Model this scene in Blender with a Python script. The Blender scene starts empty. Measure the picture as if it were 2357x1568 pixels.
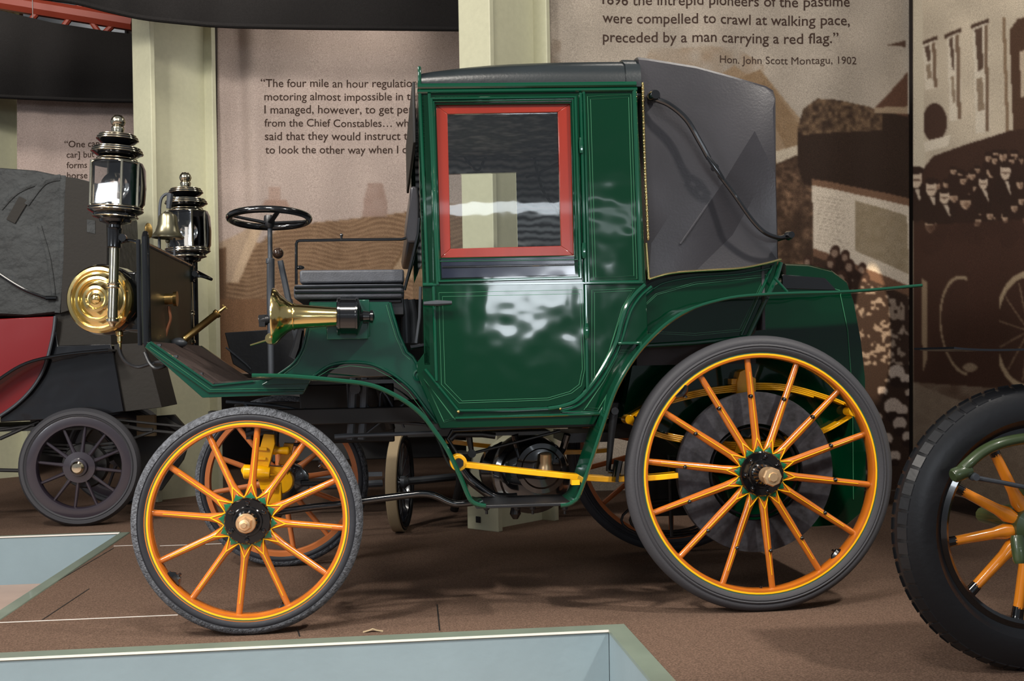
import bpy, bmesh, math, random
import numpy as np
from mathutils import Vector, Matrix
from mathutils.geometry import tessellate_polygon, delaunay_2d_cdt

random.seed(7)
rng = np.random.default_rng(7)
sc = bpy.context.scene
COL = sc.collection
PI = math.pi

# ------------------------------------------------------------------ camera
F_PX, CX, CY = 2536.87, 1178.5, 826.93
YAW, ROLL = 0.1149, -0.0179
CAM = Vector((0.4852, -3.9245, 0.9487))
FWD = Vector((math.sin(YAW), math.cos(YAW), 0.0))
_r0 = Vector((math.cos(YAW), -math.sin(YAW), 0.0))
_u0 = Vector((0, 0, 1.0))
RGT = math.cos(ROLL) * _r0 + math.sin(ROLL) * _u0
UPV = -math.sin(ROLL) * _r0 + math.cos(ROLL) * _u0
cd = bpy.data.cameras.new('camera')
co = bpy.data.objects.new('camera', cd)
COL.objects.link(co)
cd.sensor_fit = 'HORIZONTAL'
cd.sensor_width = 36.0
cd.lens = 36.0 * F_PX / 2357.0
cd.shift_y = (CY - 784.0) / 2357.0
cd.clip_start = 0.05
cd.clip_end = 60
co.matrix_world = Matrix(((RGT.x, UPV.x, -FWD.x, CAM.x), (RGT.y, UPV.y, -FWD.y, CAM.y),
                          (RGT.z, UPV.z, -FWD.z, CAM.z), (0, 0, 0, 1)))
sc.camera = co

# ------------------------------------------------------------------ world, lights, exposure
sc.view_settings.view_transform = 'Standard'
sc.view_settings.look = 'None'
sc.view_settings.gamma = 1.0
sc.view_settings.exposure = 0.0
sc.view_settings.use_curve_mapping = False
w = bpy.data.worlds.new('hall_air')
sc.world = w
w.use_nodes = True
w.node_tree.nodes['Background'].inputs[0].default_value = (0.80, 0.86, 0.95, 1)
w.node_tree.nodes['Background'].inputs[1].default_value = 0.25


def area(name, loc, target, sx, sy, power, color):
    l = bpy.data.lights.new(name, 'AREA')
    l.shape = 'RECTANGLE'
    l.size, l.size_y = sx, sy
    l.energy = power
    l.color = color
    o = bpy.data.objects.new(name, l)
    COL.objects.link(o)
    o.location = loc
    d = Vector(target) - Vector(loc)
    o.rotation_euler = d.to_track_quat('-Z', 'Y').to_euler()
    return o


WARM = (1.0, 0.93, 0.84)
COOL = (0.86, 0.93, 1.0)
def spot(name, loc, target, deg, power, color, rad=.12):
    l = bpy.data.lights.new(name, 'SPOT')
    l.energy, l.spot_size, l.spot_blend, l.color, l.shadow_soft_size = power, math.radians(deg), .5, color, rad
    o = bpy.data.objects.new(name, l)
    COL.objects.link(o)
    o.location = loc
    o.rotation_euler = (Vector(target) - Vector(loc)).to_track_quat('-Z', 'Y').to_euler()


spot('track_spot_right', (3.3, -2.1, 3.9), (1.7, 0.1, 1.2), 44, 620, WARM)
spot('track_spot_left', (-1.8, -2.6, 4.0), (-0.5, -0.1, 0.1), 54, 560, WARM)
area('ceiling_lamp_middle', (0.3, -2.6, 4.2), (0.6, 1.2, 0.6), 0.9, 0.6, 105, WARM)
area('ceiling_lamp_left', (-2.6, -0.6, 4.0), (-0.8, 1.6, 0.5), 0.5, 0.5, 95, WARM)
area('ceiling_lamp_back', (2.2, 0.9, 3.7), (2.4, 2.5, 1.2), 1.2, 0.4, 19, WARM)
area('ceiling_lamp_rear_bay', (-0.6, 2.6, 3.9), (-0.8, 5.0, 1.6), 1.4, 0.5, 26, WARM)
area('bay_fill', (-2.7, 4.1, 4.5), (-2.8, 5.3, 3.3), 0.8, 0.3, 40, WARM)  # added fill between the drapes, brightens the left drape
area('bay_fill', (0.15, 3.78, 3.55), (-0.1, 4.35, 2.3), 1.2, 0.2, 7, WARM)  # added fill hidden by the drape, brightens the top of the middle banner
area('clerestory_window', (0.8, -10.5, 2.95), (0.8, 0, 1.3), 9.0, 0.15, 16, COOL)
area('front_ceiling_lamp', (-4.6, -4.4, 4.3), (-0.2, 1.4, 0.9), 1.8, 1.2, 330, (1.0, 0.96, 0.90))
area('entrance_window', (2.45, -10.0, 1.75), (1.6, 0, 1.2), 1.3, 0.55, 40, COOL)
area('lamp_pane_glint', (-5.02, -3.66, 2.60), (-0.5, 0.2, 1.55), 0.19, 0.19, 3.2, COOL)  # added source that puts a bright patch on the near lamp's glass
area('side_fill', (-6.3, -5.6, 2.4), (-0.4, 0.4, 0.8), 1.1, 1.0, 85, COOL)  # added soft fill for the left-facing surfaces


# ------------------------------------------------------------------ pixel tracing helpers: a traced outline is set on its own real plane
def ray(px, py):
    return FWD + RGT * ((px - CX) / F_PX) - UPV * ((py - CY) / F_PX)


def S(px, py, Y):
    d = ray(px, py)
    return CAM + d * ((Y - CAM.y) / d.y)


def SX(px, py, X):
    d = ray(px, py)
    return CAM + d * ((X - CAM.x) / d.x)


def SZ(px, py, Z=0.0):
    d = ray(px, py)
    return CAM + d * ((Z - CAM.z) / d.z)


def mpp(p):
    return (Vector(p) - CAM).dot(FWD) / F_PX


# ------------------------------------------------------------------ materials
def lin(c):
    return tuple((v / 255 / 12.92) if v / 255 <= 0.04045 else ((v / 255 + 0.055) / 1.055) ** 2.4 for v in c)


def mat(name, rgb, rough=0.5, metal=0.0, coat=0.0, spec=0.5, bump=None, var=None, streak=None, wave=None, aniso=0.0):
    m = bpy.data.materials.new(name)
    m.use_nodes = True
    nt = m.node_tree
    b = nt.nodes['Principled BSDF']
    c = lin(rgb)
    b.inputs['Base Color'].default_value = (*c, 1)
    b.inputs['Roughness'].default_value = rough
    b.inputs['Metallic'].default_value = metal
    b.inputs['Coat Weight'].default_value = coat
    b.inputs['Coat Roughness'].default_value = 0.04
    b.inputs['Specular IOR Level'].default_value = spec
    tc = nt.nodes.new('ShaderNodeTexCoord')
    if var or streak:
        sc_, amt = var or streak
        mp = nt.nodes.new('ShaderNodeMapping')
        if streak:
            mp.inputs['Scale'].default_value = (1, 1, 0.12) if streak else (1, 1, 1)
        nt.links.new(tc.outputs['Object'], mp.inputs[0])
        n = nt.nodes.new('ShaderNodeTexNoise')
        n.inputs['Scale'].default_value = sc_
        n.inputs['Detail'].default_value = 5
        nt.links.new(mp.outputs[0], n.inputs['Vector'])
        r = nt.nodes.new('ShaderNodeValToRGB')
        r.color_ramp.elements[0].position = 0.3
        r.color_ramp.elements[1].position = 0.7
        r.color_ramp.elements[0].color = (*[v * (1 - amt) for v in c], 1)
        r.color_ramp.elements[1].color = (*[min(1, v * (1 + amt)) for v in c], 1)
        nt.links.new(n.outputs['Fac'], r.inputs[0])
        nt.links.new(r.outputs[0], b.inputs['Base Color'])
    if wave:
        n = nt.nodes.new('ShaderNodeTexWave')
        n.bands_direction = 'Z'
        n.inputs['Scale'].default_value = wave[0]
        n.inputs['Distortion'].default_value = wave[1]
        n.inputs['Detail'].default_value = 2
        n.inputs['Detail Scale'].default_value = 1.2
        nt.links.new(tc.outputs['Object'], n.inputs['Vector'])
        r = nt.nodes.new('ShaderNodeValToRGB')
        r.color_ramp.elements[0].color = (*[v * 0.05 for v in c], 1)
        r.color_ramp.elements[1].color = (*[min(1, v * 1.2) for v in c], 1)
        nt.links.new(n.outputs['Fac'], r.inputs[0])
        nt.links.new(r.outputs[0], b.inputs['Base Color'])
    if bump:
        n = nt.nodes.new('ShaderNodeTexNoise')
        n.inputs['Scale'].default_value = bump[0]
        n.inputs['Detail'].default_value = bump[2] if len(bump) > 2 else 4
        nt.links.new(tc.outputs['Object'], n.inputs['Vector'])
        bp = nt.nodes.new('ShaderNodeBump')
        bp.inputs['Strength'].default_value = 1.0
        bp.inputs['Distance'].default_value = bump[1]
        nt.links.new(n.outputs['Fac'], bp.inputs['Height'])
        nt.links.new(bp.outputs[0], b.inputs['Normal'])
        if coat:
            nt.links.new(bp.outputs[0], b.inputs['Coat Normal'])
    return m


def glass_mat(name, tint=(1, 1, 1), refl=0.10):
    m = bpy.data.materials.new(name)
    m.use_nodes = True
    nt = m.node_tree
    nt.nodes.remove(nt.nodes['Principled BSDF'])
    t = nt.nodes.new('ShaderNodeBsdfTransparent')
    t.inputs[0].default_value = (*tint, 1)
    g = nt.nodes.new('ShaderNodeBsdfGlossy')
    g.inputs['Roughness'].default_value = 0.02
    fr = nt.nodes.new('ShaderNodeFresnel')
    fr.inputs['IOR'].default_value = 1.5
    ad = nt.nodes.new('ShaderNodeMath')
    ad.operation = 'ADD'
    ad.inputs[1].default_value = refl
    tc = nt.nodes.new('ShaderNodeTexCoord')
    n = nt.nodes.new('ShaderNodeTexNoise')
    n.inputs['Scale'].default_value = 5
    nt.links.new(tc.outputs['Object'], n.inputs['Vector'])
    bp = nt.nodes.new('ShaderNodeBump')
    bp.inputs['Distance'].default_value = 0.0006
    nt.links.new(n.outputs['Fac'], bp.inputs['Height'])
    nt.links.new(bp.outputs[0], g.inputs['Normal'])
    mx = nt.nodes.new('ShaderNodeMixShader')
    nt.links.new(fr.outputs[0], ad.inputs[0])
    nt.links.new(ad.outputs[0], mx.inputs[0])
    nt.links.new(t.outputs[0], mx.inputs[1])
    nt.links.new(g.outputs[0], mx.inputs[2])
    nt.links.new(mx.outputs[0], nt.nodes['Material Output'].inputs[0])
    return m


def attr_mat(name, rough=0.85, noise=0.25):
    m = bpy.data.materials.new(name)
    m.use_nodes = True
    nt = m.node_tree
    b = nt.nodes['Principled BSDF']
    a = nt.nodes.new('ShaderNodeAttribute')
    a.attribute_name = 'print'
    tc = nt.nodes.new('ShaderNodeTexCoord')
    n = nt.nodes.new('ShaderNodeTexNoise')
    n.inputs['Scale'].default_value = 160
    n.inputs['Detail'].default_value = 3
    nt.links.new(tc.outputs['Object'], n.inputs['Vector'])
    mr = nt.nodes.new('ShaderNodeMapRange')
    mr.inputs[1].default_value = 0.3
    mr.inputs[2].default_value = 0.7
    mr.inputs[3].default_value = 1 - noise
    mr.inputs[4].default_value = 1 + noise
    nt.links.new(n.outputs['Fac'], mr.inputs[0])
    mx = nt.nodes.new('ShaderNodeVectorMath')
    mx.operation = 'SCALE'
    nt.links.new(a.outputs['Color'], mx.inputs[0])
    nt.links.new(mr.outputs[0], mx.inputs['Scale'])
    nt.links.new(mx.outputs[0], b.inputs['Base Color'])
    b.inputs['Roughness'].default_value = rough
    b.inputs['Specular IOR Level'].default_value = 0.2
    return m


M = {}
M['green'] = mat('green_coach_paint', (0, 40, 22), 0.09, coat=0.45, spec=0.3, bump=(4.5, 0.005, 2))
M['green_mould'] = mat('green_moulding_paint', (6, 62, 42), 0.12, coat=0.9)
M['green_front'] = mat('blue_green_paint', (2, 56, 41), 0.22, coat=0.7, bump=(3, 0.004, 1))
M['green_line'] = mat('pale_green_lining', (52, 116, 82), 0.4)
M['black_gloss'] = mat('black_enamel', (12, 13, 15), 0.16, coat=0.8)
M['black_iron'] = mat('black_iron', (24, 25, 28), 0.38, bump=(60, 0.0006))
M['grey_iron'] = mat('worn_grey_iron', (72, 76, 82), 0.42, metal=0.4, bump=(50, 0.0008))
M['dark_under'] = mat('dark_running_gear', (22, 21, 21), 0.55, var=(6, 0.4))
M['leather'] = mat('black_leather', (44, 43, 47), 0.30, bump=(120, 0.0004), var=(2.2, 0.28))
M['roof_leather'] = mat('dark_roof_leather', (31, 37, 40), 0.32, bump=(110, 0.0004), var=(2.5, 0.25))
M['seat'] = mat('charcoal_seat_leather', (58, 61, 68), 0.55, bump=(180, 0.001), var=(30, 0.2))
M['navy'] = mat('dark_navy_panel', (20, 24, 40), 0.12, coat=0.9, bump=(6, 0.002, 1))
M['red'] = mat('red_brown_varnish', (128, 36, 20), 0.22, coat=0.6, streak=(14, 0.10))
M['brass'] = mat('polished_brass', (230, 204, 138), 0.14, metal=1.0, bump=(9, 0.002, 1))
M['old_brass'] = mat('aged_brass', (196, 164, 104), 0.28, metal=1.0, bump=(40, 0.0006))
M['bronze'] = mat('bronze_nut', (226, 192, 150), 0.34, metal=0.75, bump=(60, 0.0006))
M['bell'] = mat('dull_bell_metal', (120, 116, 96), 0.3, metal=0.9)
M['silver'] = mat('silver_plate', (225, 225, 222), 0.10, metal=1.0)
M['nickel'] = mat('nickel_brass', (205, 196, 172), 0.16, metal=1.0)
M['copper'] = mat('copper_pipe', (196, 130, 96), 0.34, metal=0.8)
M['orange'] = mat('orange_wheel_varnish', (184, 100, 28), 0.24, coat=0.7, var=(14, 0.10))
M['orange_back'] = mat('orange_wheel_varnish_dull', (196, 112, 58), 0.4, coat=0.2)
M['yellow'] = mat('yellow_spring_paint', (238, 172, 4), 0.28, coat=0.5, var=(18, 0.12))
M['yellow_line'] = mat('yellow_lining', (255, 190, 20), 0.3, coat=0.3)
M['green_star'] = mat('green_hub_paint', (18, 96, 62), 0.3, coat=0.4)
M['tyre_grey'] = mat('worn_grey_rubber', (92, 95, 101), 0.85, spec=0.2, bump=(150, 0.012), var=(70, 0.5))
M['tyre_dark'] = mat('dark_rubber', (38, 40, 46), 0.55, spec=0.35, bump=(40, 0.001))
M['tyre_rear'] = mat('smooth_grey_rubber', (62, 62, 66), 0.6, spec=0.3, bump=(160, 0.0006))
M['tyre_black'] = mat('black_tyre_rubber', (24, 25, 28), 0.36, spec=0.45, bump=(60, 0.0005))
M['ring'] = mat('scuffed_black_ring', (44, 44, 49), 0.55, bump=(60, 0.0012), var=(34, 0.55))
M['toe'] = mat('brown_ribbed_mat', (58, 44, 40), 0.85, bump=(200, .002), var=(30, .25))
M['dash'] = mat('dull_dash_panel', (26, 33, 22), 0.42, coat=0.0, bump=(12, 0.001), var=(4, 0.2))
M['lining'] = mat('lining_with_reflected_ripples', (250, 250, 255), 0.7, wave=(9, 5.0))  # wave bands put reflected ripples into the lining's colour
M['trim_cloth'] = mat('grey_interior_cloth', (64, 62, 66), 0.8, var=(7, 0.3))
M['pane'] = glass_mat('window_glass', (0.95, 0.97, 0.96), 0.05)
M['lamp_glass'] = glass_mat('lamp_glass', (1, 1, 1), 0.02)
M['knob'] = mat('brown_bakelite', (62, 44, 34), 0.2, coat=0.6)
M['cream'] = mat('cream_steel_paint', (190, 189, 162), 0.5, bump=(90, 0.0006), var=(30, 0.04))
M['carpet'] = mat('brown_carpet', (114, 93, 80), 0.98, spec=0.05, bump=(420, 0.006), var=(170, 0.42))
M['fascia'] = mat('pale_grey_fascia', (128, 147, 155), 0.45, bump=(30, 0.001), var=(3, 0.06))
M['edge'] = mat('grey_green_edging', (112, 124, 112), 0.35, coat=0.2, var=(5, 0.1))
M['hall_floor'] = mat('pinkish_hall_floor', (172, 150, 138), 0.6, var=(4, 0.08))
M['drape'] = mat('black_drape_cloth', (31, 30, 30), 0.95, spec=0.05, bump=(300, 0.001), var=(120, 0.15))
M['wall'] = mat('dark_hall_wall', (50, 42, 38), 0.9)
M['truss'] = mat('red_truss_paint', (124, 44, 26), 0.6)
M['sky_panel'] = mat('pale_roof_sheet', (150, 156, 164), 0.6)
M['ink'] = mat('dark_brown_ink', (62, 48, 42), 0.8, spec=0.1)
M['strip'] = mat('white_strip_and_edge_highlight', (226, 222, 216), 0.4)
M['maroon'] = mat('red_coach_paint', (118, 2, 6), 0.25, coat=0.25, bump=(3, 0.004, 1))
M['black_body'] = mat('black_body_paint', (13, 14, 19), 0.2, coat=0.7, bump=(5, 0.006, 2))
M['hood_grey'] = mat('grey_hood_cloth', (46, 49, 50), 0.7, bump=(14, 0.02), var=(6, 0.3))
M['hood_dark'] = mat('shaded_hood_and_dark_panels', (36, 33, 29), 0.8, bump=(50, 0.002))
M['plum'] = mat('plum_black_paint', (44, 38, 47), 0.3, coat=0.5)
M['olive'] = mat('dark_green_axle_paint', (52, 66, 38), 0.35, coat=0.4, var=(9, 0.2))
M['beige_rubber'] = mat('beige_rubber', (164, 146, 116), 0.8, bump=(80, 0.001))
M['orange2'] = mat('varnished_orange_spoke', (216, 128, 26), 0.22, coat=0.8, streak=(20, 0.15))


# ------------------------------------------------------------------ mesh building
class MB:
    def __init__(s):
        s.v, s.f, s.m = [], [], []

    def add(s, verts, faces, mi=0):
        o = len(s.v)
        s.v += [tuple(p) for p in verts]
        for f in faces:
            s.f.append(tuple(i + o for i in f))
            s.m.append(mi)
        return s

    def box(s, a, b, mi=0):
        x0, y0, z0 = a
        x1, y1, z1 = b
        vs = [(x0, y0, z0), (x1, y0, z0), (x1, y1, z0), (x0, y1, z0), (x0, y0, z1), (x1, y0, z1), (x1, y1, z1), (x0, y1, z1)]
        return s.add(vs, [(0, 3, 2, 1), (4, 5, 6, 7), (0, 1, 5, 4), (1, 2, 6, 5), (2, 3, 7, 6), (3, 0, 4, 7)], mi)

    def rings(s, R, closed=False, caps=True, mi=0, mis=None):
        n = len(R[0])
        o = len(s.v)
        for r in R:
            s.v += [tuple(p) for p in r]
        k = len(R)
        for i in range(k if closed else k - 1):
            a, b = o + i * n, o + ((i + 1) % k) * n
            for j in range(n):
                j2 = (j + 1) % n
                s.f.append((a + j, a + j2, b + j2, b + j))
                s.m.append(mis[i] if mis else mi)
        if caps and not closed:
            s.f.append(tuple(o + j for j in reversed(range(n))))
            s.m.append(mis[0] if mis else mi)
            s.f.append(tuple(o + (k - 1) * n + j for j in range(n)))
            s.m.append(mis[-1] if mis else mi)
        return s

    def tube(s, pts, r, n=10, closed=False, mi=0, flat=None, caps=True):
        """r a radius or a list; flat=(ry,axis) scales the section"""
        P = [Vector(p) for p in pts]
        k = len(P)
        rr = r if isinstance(r, (list, tuple)) else [r] * k
        R = []
        ref = None
        for i in range(k):
            if closed:
                t = (P[(i + 1) % k] - P[i - 1]).normalized()
            else:
                t = (P[min(i + 1, k - 1)] - P[max(i - 1, 0)]).normalized()
            if ref is None:
                ref = Vector((0, 1, 0)) if abs(t.y) < 0.9 else Vector((1, 0, 0))
            a = (ref - t * ref.dot(t)).normalized()
            b = t.cross(a)
            ref = a
            fa, fb = flat or (1, 1)
            R.append([P[i] + a * (rr[i] * fa * math.cos(q)) + b * (rr[i] * fb * math.sin(q)) for q in [2 * PI * j / n + PI / n for j in range(n)]])
        return s.rings(R, closed, caps, mi)

    def lathe(s, prof, o, axis, n=40, mi=0, mis=None, closed=False):
        """prof: (radius, along axis)"""
        o = Vector(o)
        ax = Vector(axis).normalized()
        a = Vector((0, 0, 1)) if abs(ax.z) < 0.9 else Vector((1, 0, 0))
        a = (a - ax * a.dot(ax)).normalized()
        b = ax.cross(a)
        R = []
        for r, h in prof:
            r = max(r, 1e-5)
            R.append([o + ax * h + a * (r * math.cos(2 * PI * j / n)) + b * (r * math.sin(2 * PI * j / n)) for j in range(n)])
        return s.rings(R, closed, not closed, mi, mis)

    def ball(s, c, r, n=14, mi=0, sq=(1, 1, 1)):
        prof = [(r * math.sin(PI * i / 8), -r * math.cos(PI * i / 8)) for i in range(9)]
        t = MB().lathe(prof, (0, 0, 0), (0, 0, 1), n)
        s.add([(c[0] + p[0] * sq[0], c[1] + p[1] * sq[1], c[2] + p[2] * sq[2]) for p in t.v], t.f, mi)
        return s

    def prism(s, loops, d, mi=0, front_mi=None):
        """loops: outer + holes, lists of Vectors in one plane; d: extrusion vector"""
        loops = [[Vector(p) for p in l] for l in loops]
        flat = [p for l in loops for p in l]
        tris = tessellate_polygon(loops)
        nrm = Vector((0, 0, 0))
        l0 = loops[0]
        for i in range(len(l0)):
            nrm += l0[i].cross(l0[(i + 1) % len(l0)])
        nf = len(flat)
        d = Vector(d)
        fs = []
        for t in tris:
            a, b, c = (flat[i] for i in t)
            if (b - a).cross(c - a).dot(d) > 0:
                t = (t[0], t[2], t[1])
            fs.append(tuple(t))
        s.add(flat, [], mi)
        o = len(s.v) - nf
        s.v += [tuple(p + d) for p in flat]
        for t in fs:
            s.f.append(tuple(i + o for i in t))
            s.m.append(mi if front_mi is None else front_mi)
            s.f.append(tuple(i + o + nf for i in reversed(t)))
            s.m.append(mi)
        k = o
        for l in loops:
            n = len(l)
            for i in range(n):
                a, b = k + i, k + (i + 1) % n
                s.f.append((a, b, b + nf, a + nf))
                s.m.append(mi)
            k += n
        return s

    def sheet(s, path, y0, y1, th, mi=0):
        """a bent strip: path in XZ (Vectors), width from y0 to y1, thickness th"""
        P = [Vector((p[0], 0, p[2])) for p in path]
        R = []
        for i in range(len(P)):
            t = (P[min(i + 1, len(P) - 1)] - P[max(i - 1, 0)]).normalized()
            n = Vector((-t.z, 0, t.x)) * th / 2
            a = y0[i] if isinstance(y0, list) else y0
            b = y1[i] if isinstance(y1, list) else y1
            R.append([P[i] + n + Vector((0, a, 0)), P[i] + n + Vector((0, b, 0)), P[i] - n + Vector((0, b, 0)), P[i] - n + Vector((0, a, 0))])
        return s.rings(R, mi=mi)


def crom(pts, k=6, closed=False):
    P = [Vector(p) for p in pts]
    n = len(P)
    out = []
    for i in range(n if closed else n - 1):
        if closed:
            p0, p1, p2, p3 = P[i - 1], P[i], P[(i + 1) % n], P[(i + 2) % n]
        else:
            p0, p1, p2, p3 = P[max(i - 1, 0)], P[i], P[i + 1], P[min(i + 2, n - 1)]
        for j in range(k):
            t = j / k
            out.append(0.5 * ((2 * p1) + (-p0 + p2) * t + (2 * p0 - 5 * p1 + 4 * p2 - p3) * t * t + (-p0 + 3 * p1 - 3 * p2 + p3) * t ** 3))
    if not closed:
        out.append(P[-1])
    return out


def wpos(o):
    v = Vector(o.location)
    while o.parent is not None:
        o = o.parent
        v += o.location
    return v


def obj(name, mb, mats, parent=None, ang=35, bevel=0, kind=None, label=None):
    if isinstance(mats, str):
        mats = [mats]
    V = np.array(mb.v, dtype=float)
    c = (V.min(0) + V.max(0)) / 2
    me = bpy.data.meshes.new(name)
    me.from_pydata([tuple(p) for p in V - c], [], mb.f)
    for k in mats:
        me.materials.append(M[k] if isinstance(k, str) else k)
    me.polygons.foreach_set('material_index', mb.m)
    bm = bmesh.new()
    bm.from_mesh(me)
    bmesh.ops.recalc_face_normals(bm, faces=bm.faces)
    bm.to_mesh(me)
    bm.free()
    me.shade_smooth()
    me.set_sharp_from_angle(angle=math.radians(ang))
    me.update()
    o = bpy.data.objects.new(name, me)
    COL.objects.link(o)
    o.location = Vector(c)
    if parent is not None:
        o.parent = parent
        o.location = Vector(c) - wpos(parent)
    if bevel:
        b = o.modifiers.new('bevel', 'BEVEL')
        b.width = bevel
        b.segments = 2
        b.limit_method = 'ANGLE'
    if kind:
        o['kind'] = kind
    if label:
        o['label'] = label
    return o


def thing(name, loc, label, cat, group=None):
    o = bpy.data.objects.new(name, None)
    o.empty_display_size = 0.1
    COL.objects.link(o)
    o.location = loc
    o['label'] = label
    o['category'] = cat
    if group:
        o['group'] = group
    return o


def tag(o, label, cat, group=None):
    o['label'] = label
    o['category'] = cat
    if group:
        o['group'] = group
    return o


def struct(name, mb, mats, **k):
    return obj(name, mb, mats, kind='structure', **k)


def PL(pts, Y):
    return [S(x, y, Y) for x, y in pts]


def shiftY(pts, y):
    return [Vector((p.x, y, p.z)) for p in pts]


# ------------------------------------------------------------------ the hall: platform, edging, walls, ceiling
def poly3(pts, z):
    return [Vector((x, y, z)) for x, y in pts]


XL, XR, YF, YB = -1.03, 1.31, -0.09, 2.56
plat = [(XL + .06, YF), (XR, YF), (XR, -3.0), (7, -3.0), (7, 8), (-8, 8), (-8, YB + .025), (XL + .06, YB + .025)]
struct('floor', MB().prism([poly3(plat, -0.02)], (0, 0, 0.02)), 'carpet')
struct('floor_hall', MB().box((-8, -9, -0.30), (8, 8, -0.27)), 'hall_floor')
e = MB()
e.box((XL, YF - .07, -0.008), (XR, YF, 0.004))
e.box((XR - .07, -3.0, -0.008), (XR, YF - .07, 0.004))
e.box((XL, YF - .074, -.004), (XR - .07, YF - .069, .003), 1)  # pale lip: the rounded edge's highlight put into its colour
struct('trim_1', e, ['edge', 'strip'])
e = MB()
e.box((XL, YF, -0.008), (XL + .06, YB, 0.004))
struct('trim_2', e, 'edge', bevel=0.006)
e = MB().box((-8, YB, -0.008), (XL, YB + .025, 0.004))
e.box((-8, YB - .005, -.004), (XL, YB, .003), 1)  # the same painted highlight along the back platform's edge
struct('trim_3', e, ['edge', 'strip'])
f = MB()
f.box((XL + .002, YF - .068, -0.28), (XR - .07, YF - .03, -0.006))
f.box((XR - .068, -3.0, -0.28), (XR - .03, YF - .068, -0.006))
struct('trim_4', f, 'fascia')
struct('trim_5', MB().box((XL + .002, YF - .03, -0.28), (XL + .03, YB + .002, -0.006)), 'fascia')
struct('trim_6', MB().box((-8, YB + .002, -0.28), (XL + .03, YB + .03, -0.006)), 'fascia')
# joints between the carpet sheets: thin white strips let into the floor
k = 7
for (a, b) in (((-4, 1434), (412, 1413)), ((262, 1257.5), (352, 1257)), ((368, 1257), (515, 1250.5))):
    p, q = SZ(*a), SZ(*b)
    s = MB().box((p.x, p.y - .003, 0.0), (q.x, p.y + .003, 0.0015))
    o = struct('trim_%d' % k, s, 'strip')
    k += 1
for (a, b) in (((12, 1409), (262, 1262)), ((98, 1427), (205, 1356)), ((1006, 1392), (1012, 1452)), ((684, 1446), (690, 1466))):
    p, q = SZ(*a), SZ(*b)
    u = (q - p).normalized()
    n_ = Vector((-u.y, u.x, 0)) * .0025
    struct('trim_%d' % k, MB().prism([[p - n_, p + n_, q + n_, q - n_]], (0, 0, .0012)), 'dark_under')
    k += 1
sp0 = SZ(858, 1455, 0.0)
scrap = obj('paper_scrap', MB().sheet([sp0 + Vector((-.034, 0, .001)), sp0 + Vector((-.012, 0, .006)), sp0 + Vector((0, 0, .011)), sp0 + Vector((.014, 0, .005)), sp0 + Vector((.036, 0, .001))], sp0.y - .008, sp0.y + .008, .0016), 'beige_rubber')
tag(scrap, 'small bent brown paper scrap lying on the carpet at the front edging', 'paper')
struct('wall_back', MB().box((-9, 7.4, -0.3), (8, 7.6, 5.2)), 'wall')
struct('wall_right', MB().box((4.6, 1.5, -0.3), (4.8, 7.4, 5.2)), 'wall')
struct('ceiling', MB().box((-9, 0.5, 5.0), (8, 7.6, 5.1)), 'wall')

# roof light and red truss in the gap above the left bay
struct('window_1', MB().box((-7.5, 7.28, 3.6), (-2.0, 7.36, 4.95)), 'sky_panel')
t = MB()
a, b = S(-60, -6, 5.9), S(185, 34, 5.9)
t.tube([a, b, b + (b - a) * 0.5], 0.07, 8)
top0, top1 = a + Vector((0, 0, .55)), b + Vector((0.5, 0, .35))
t.tube([top0, top1], 0.05, 8)
for (p, q) in (((140, 70), (185, 10)), ((232, 80), (185, 15)), ((232, 85), (300, 20)), ((330, 90), (285, 10)), ((60, 60), (120, -10))):
    t.tube([S(*p, 5.9), S(*q, 5.9)], 0.026, 8)
t = obj('roof_truss', t, 'truss')
tag(t, 'red painted steel roof truss showing in the gap above the black drapes at upper left', 'roof truss')


# steel columns: H sections turned to the diagonal
def column(lat, d, label, zb=0.0, foot=False):
    b = CAM + FWD * d + _r0 * lat
    U = (_r0 * .754 - FWD * .657)
    V = (_r0 * .657 + FWD * .754)
    c = thing('steel_column', (b.x, b.y, zb), label, 'column', 'cream steel columns along the wall')

    def slab(u0, u1, v0, v1, z0=zb, z1=4.9):
        P = [Vector((b.x, b.y, 0)) + U * u + V * v for u, v in ((u0, v0), (u1, v0), (u1, v1), (u0, v1))]
        return MB().prism([[Vector((p.x, p.y, z0)) for p in P]], (0, 0, z1 - z0))
    L = .53
    obj('front_flange', slab(-.236, 0, 0, .035), 'cream', c, bevel=.004)
    obj('web', slab(-.135, -.10, .035, L - .035), 'cream', c)
    obj('back_flange', slab(-.236, 0, L - .035, L), 'cream', c, bevel=.004)
    if foot:
        p = Vector((b.x, b.y, zb)) + U * -.165 - V * .004
        q = p + U * .035
        obj('black_tag', MB().prism([[p + Vector((0, 0, .04)), q + Vector((0, 0, .04)), q + Vector((0, 0, .075)), p + Vector((0, 0, .075))]], -V * .002), 'black_iron', c)
    return c


column(-.090, 6.05, 'cream painted steel column rising behind the green carriage cabin', foot=True)
column(-2.47, 7.64, 'cream steel column behind the brass carriage lamps at the front of the green carriage')
column(-4.55, 9.2, 'cream steel column at the left edge of the hall above the red and black car')


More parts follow.
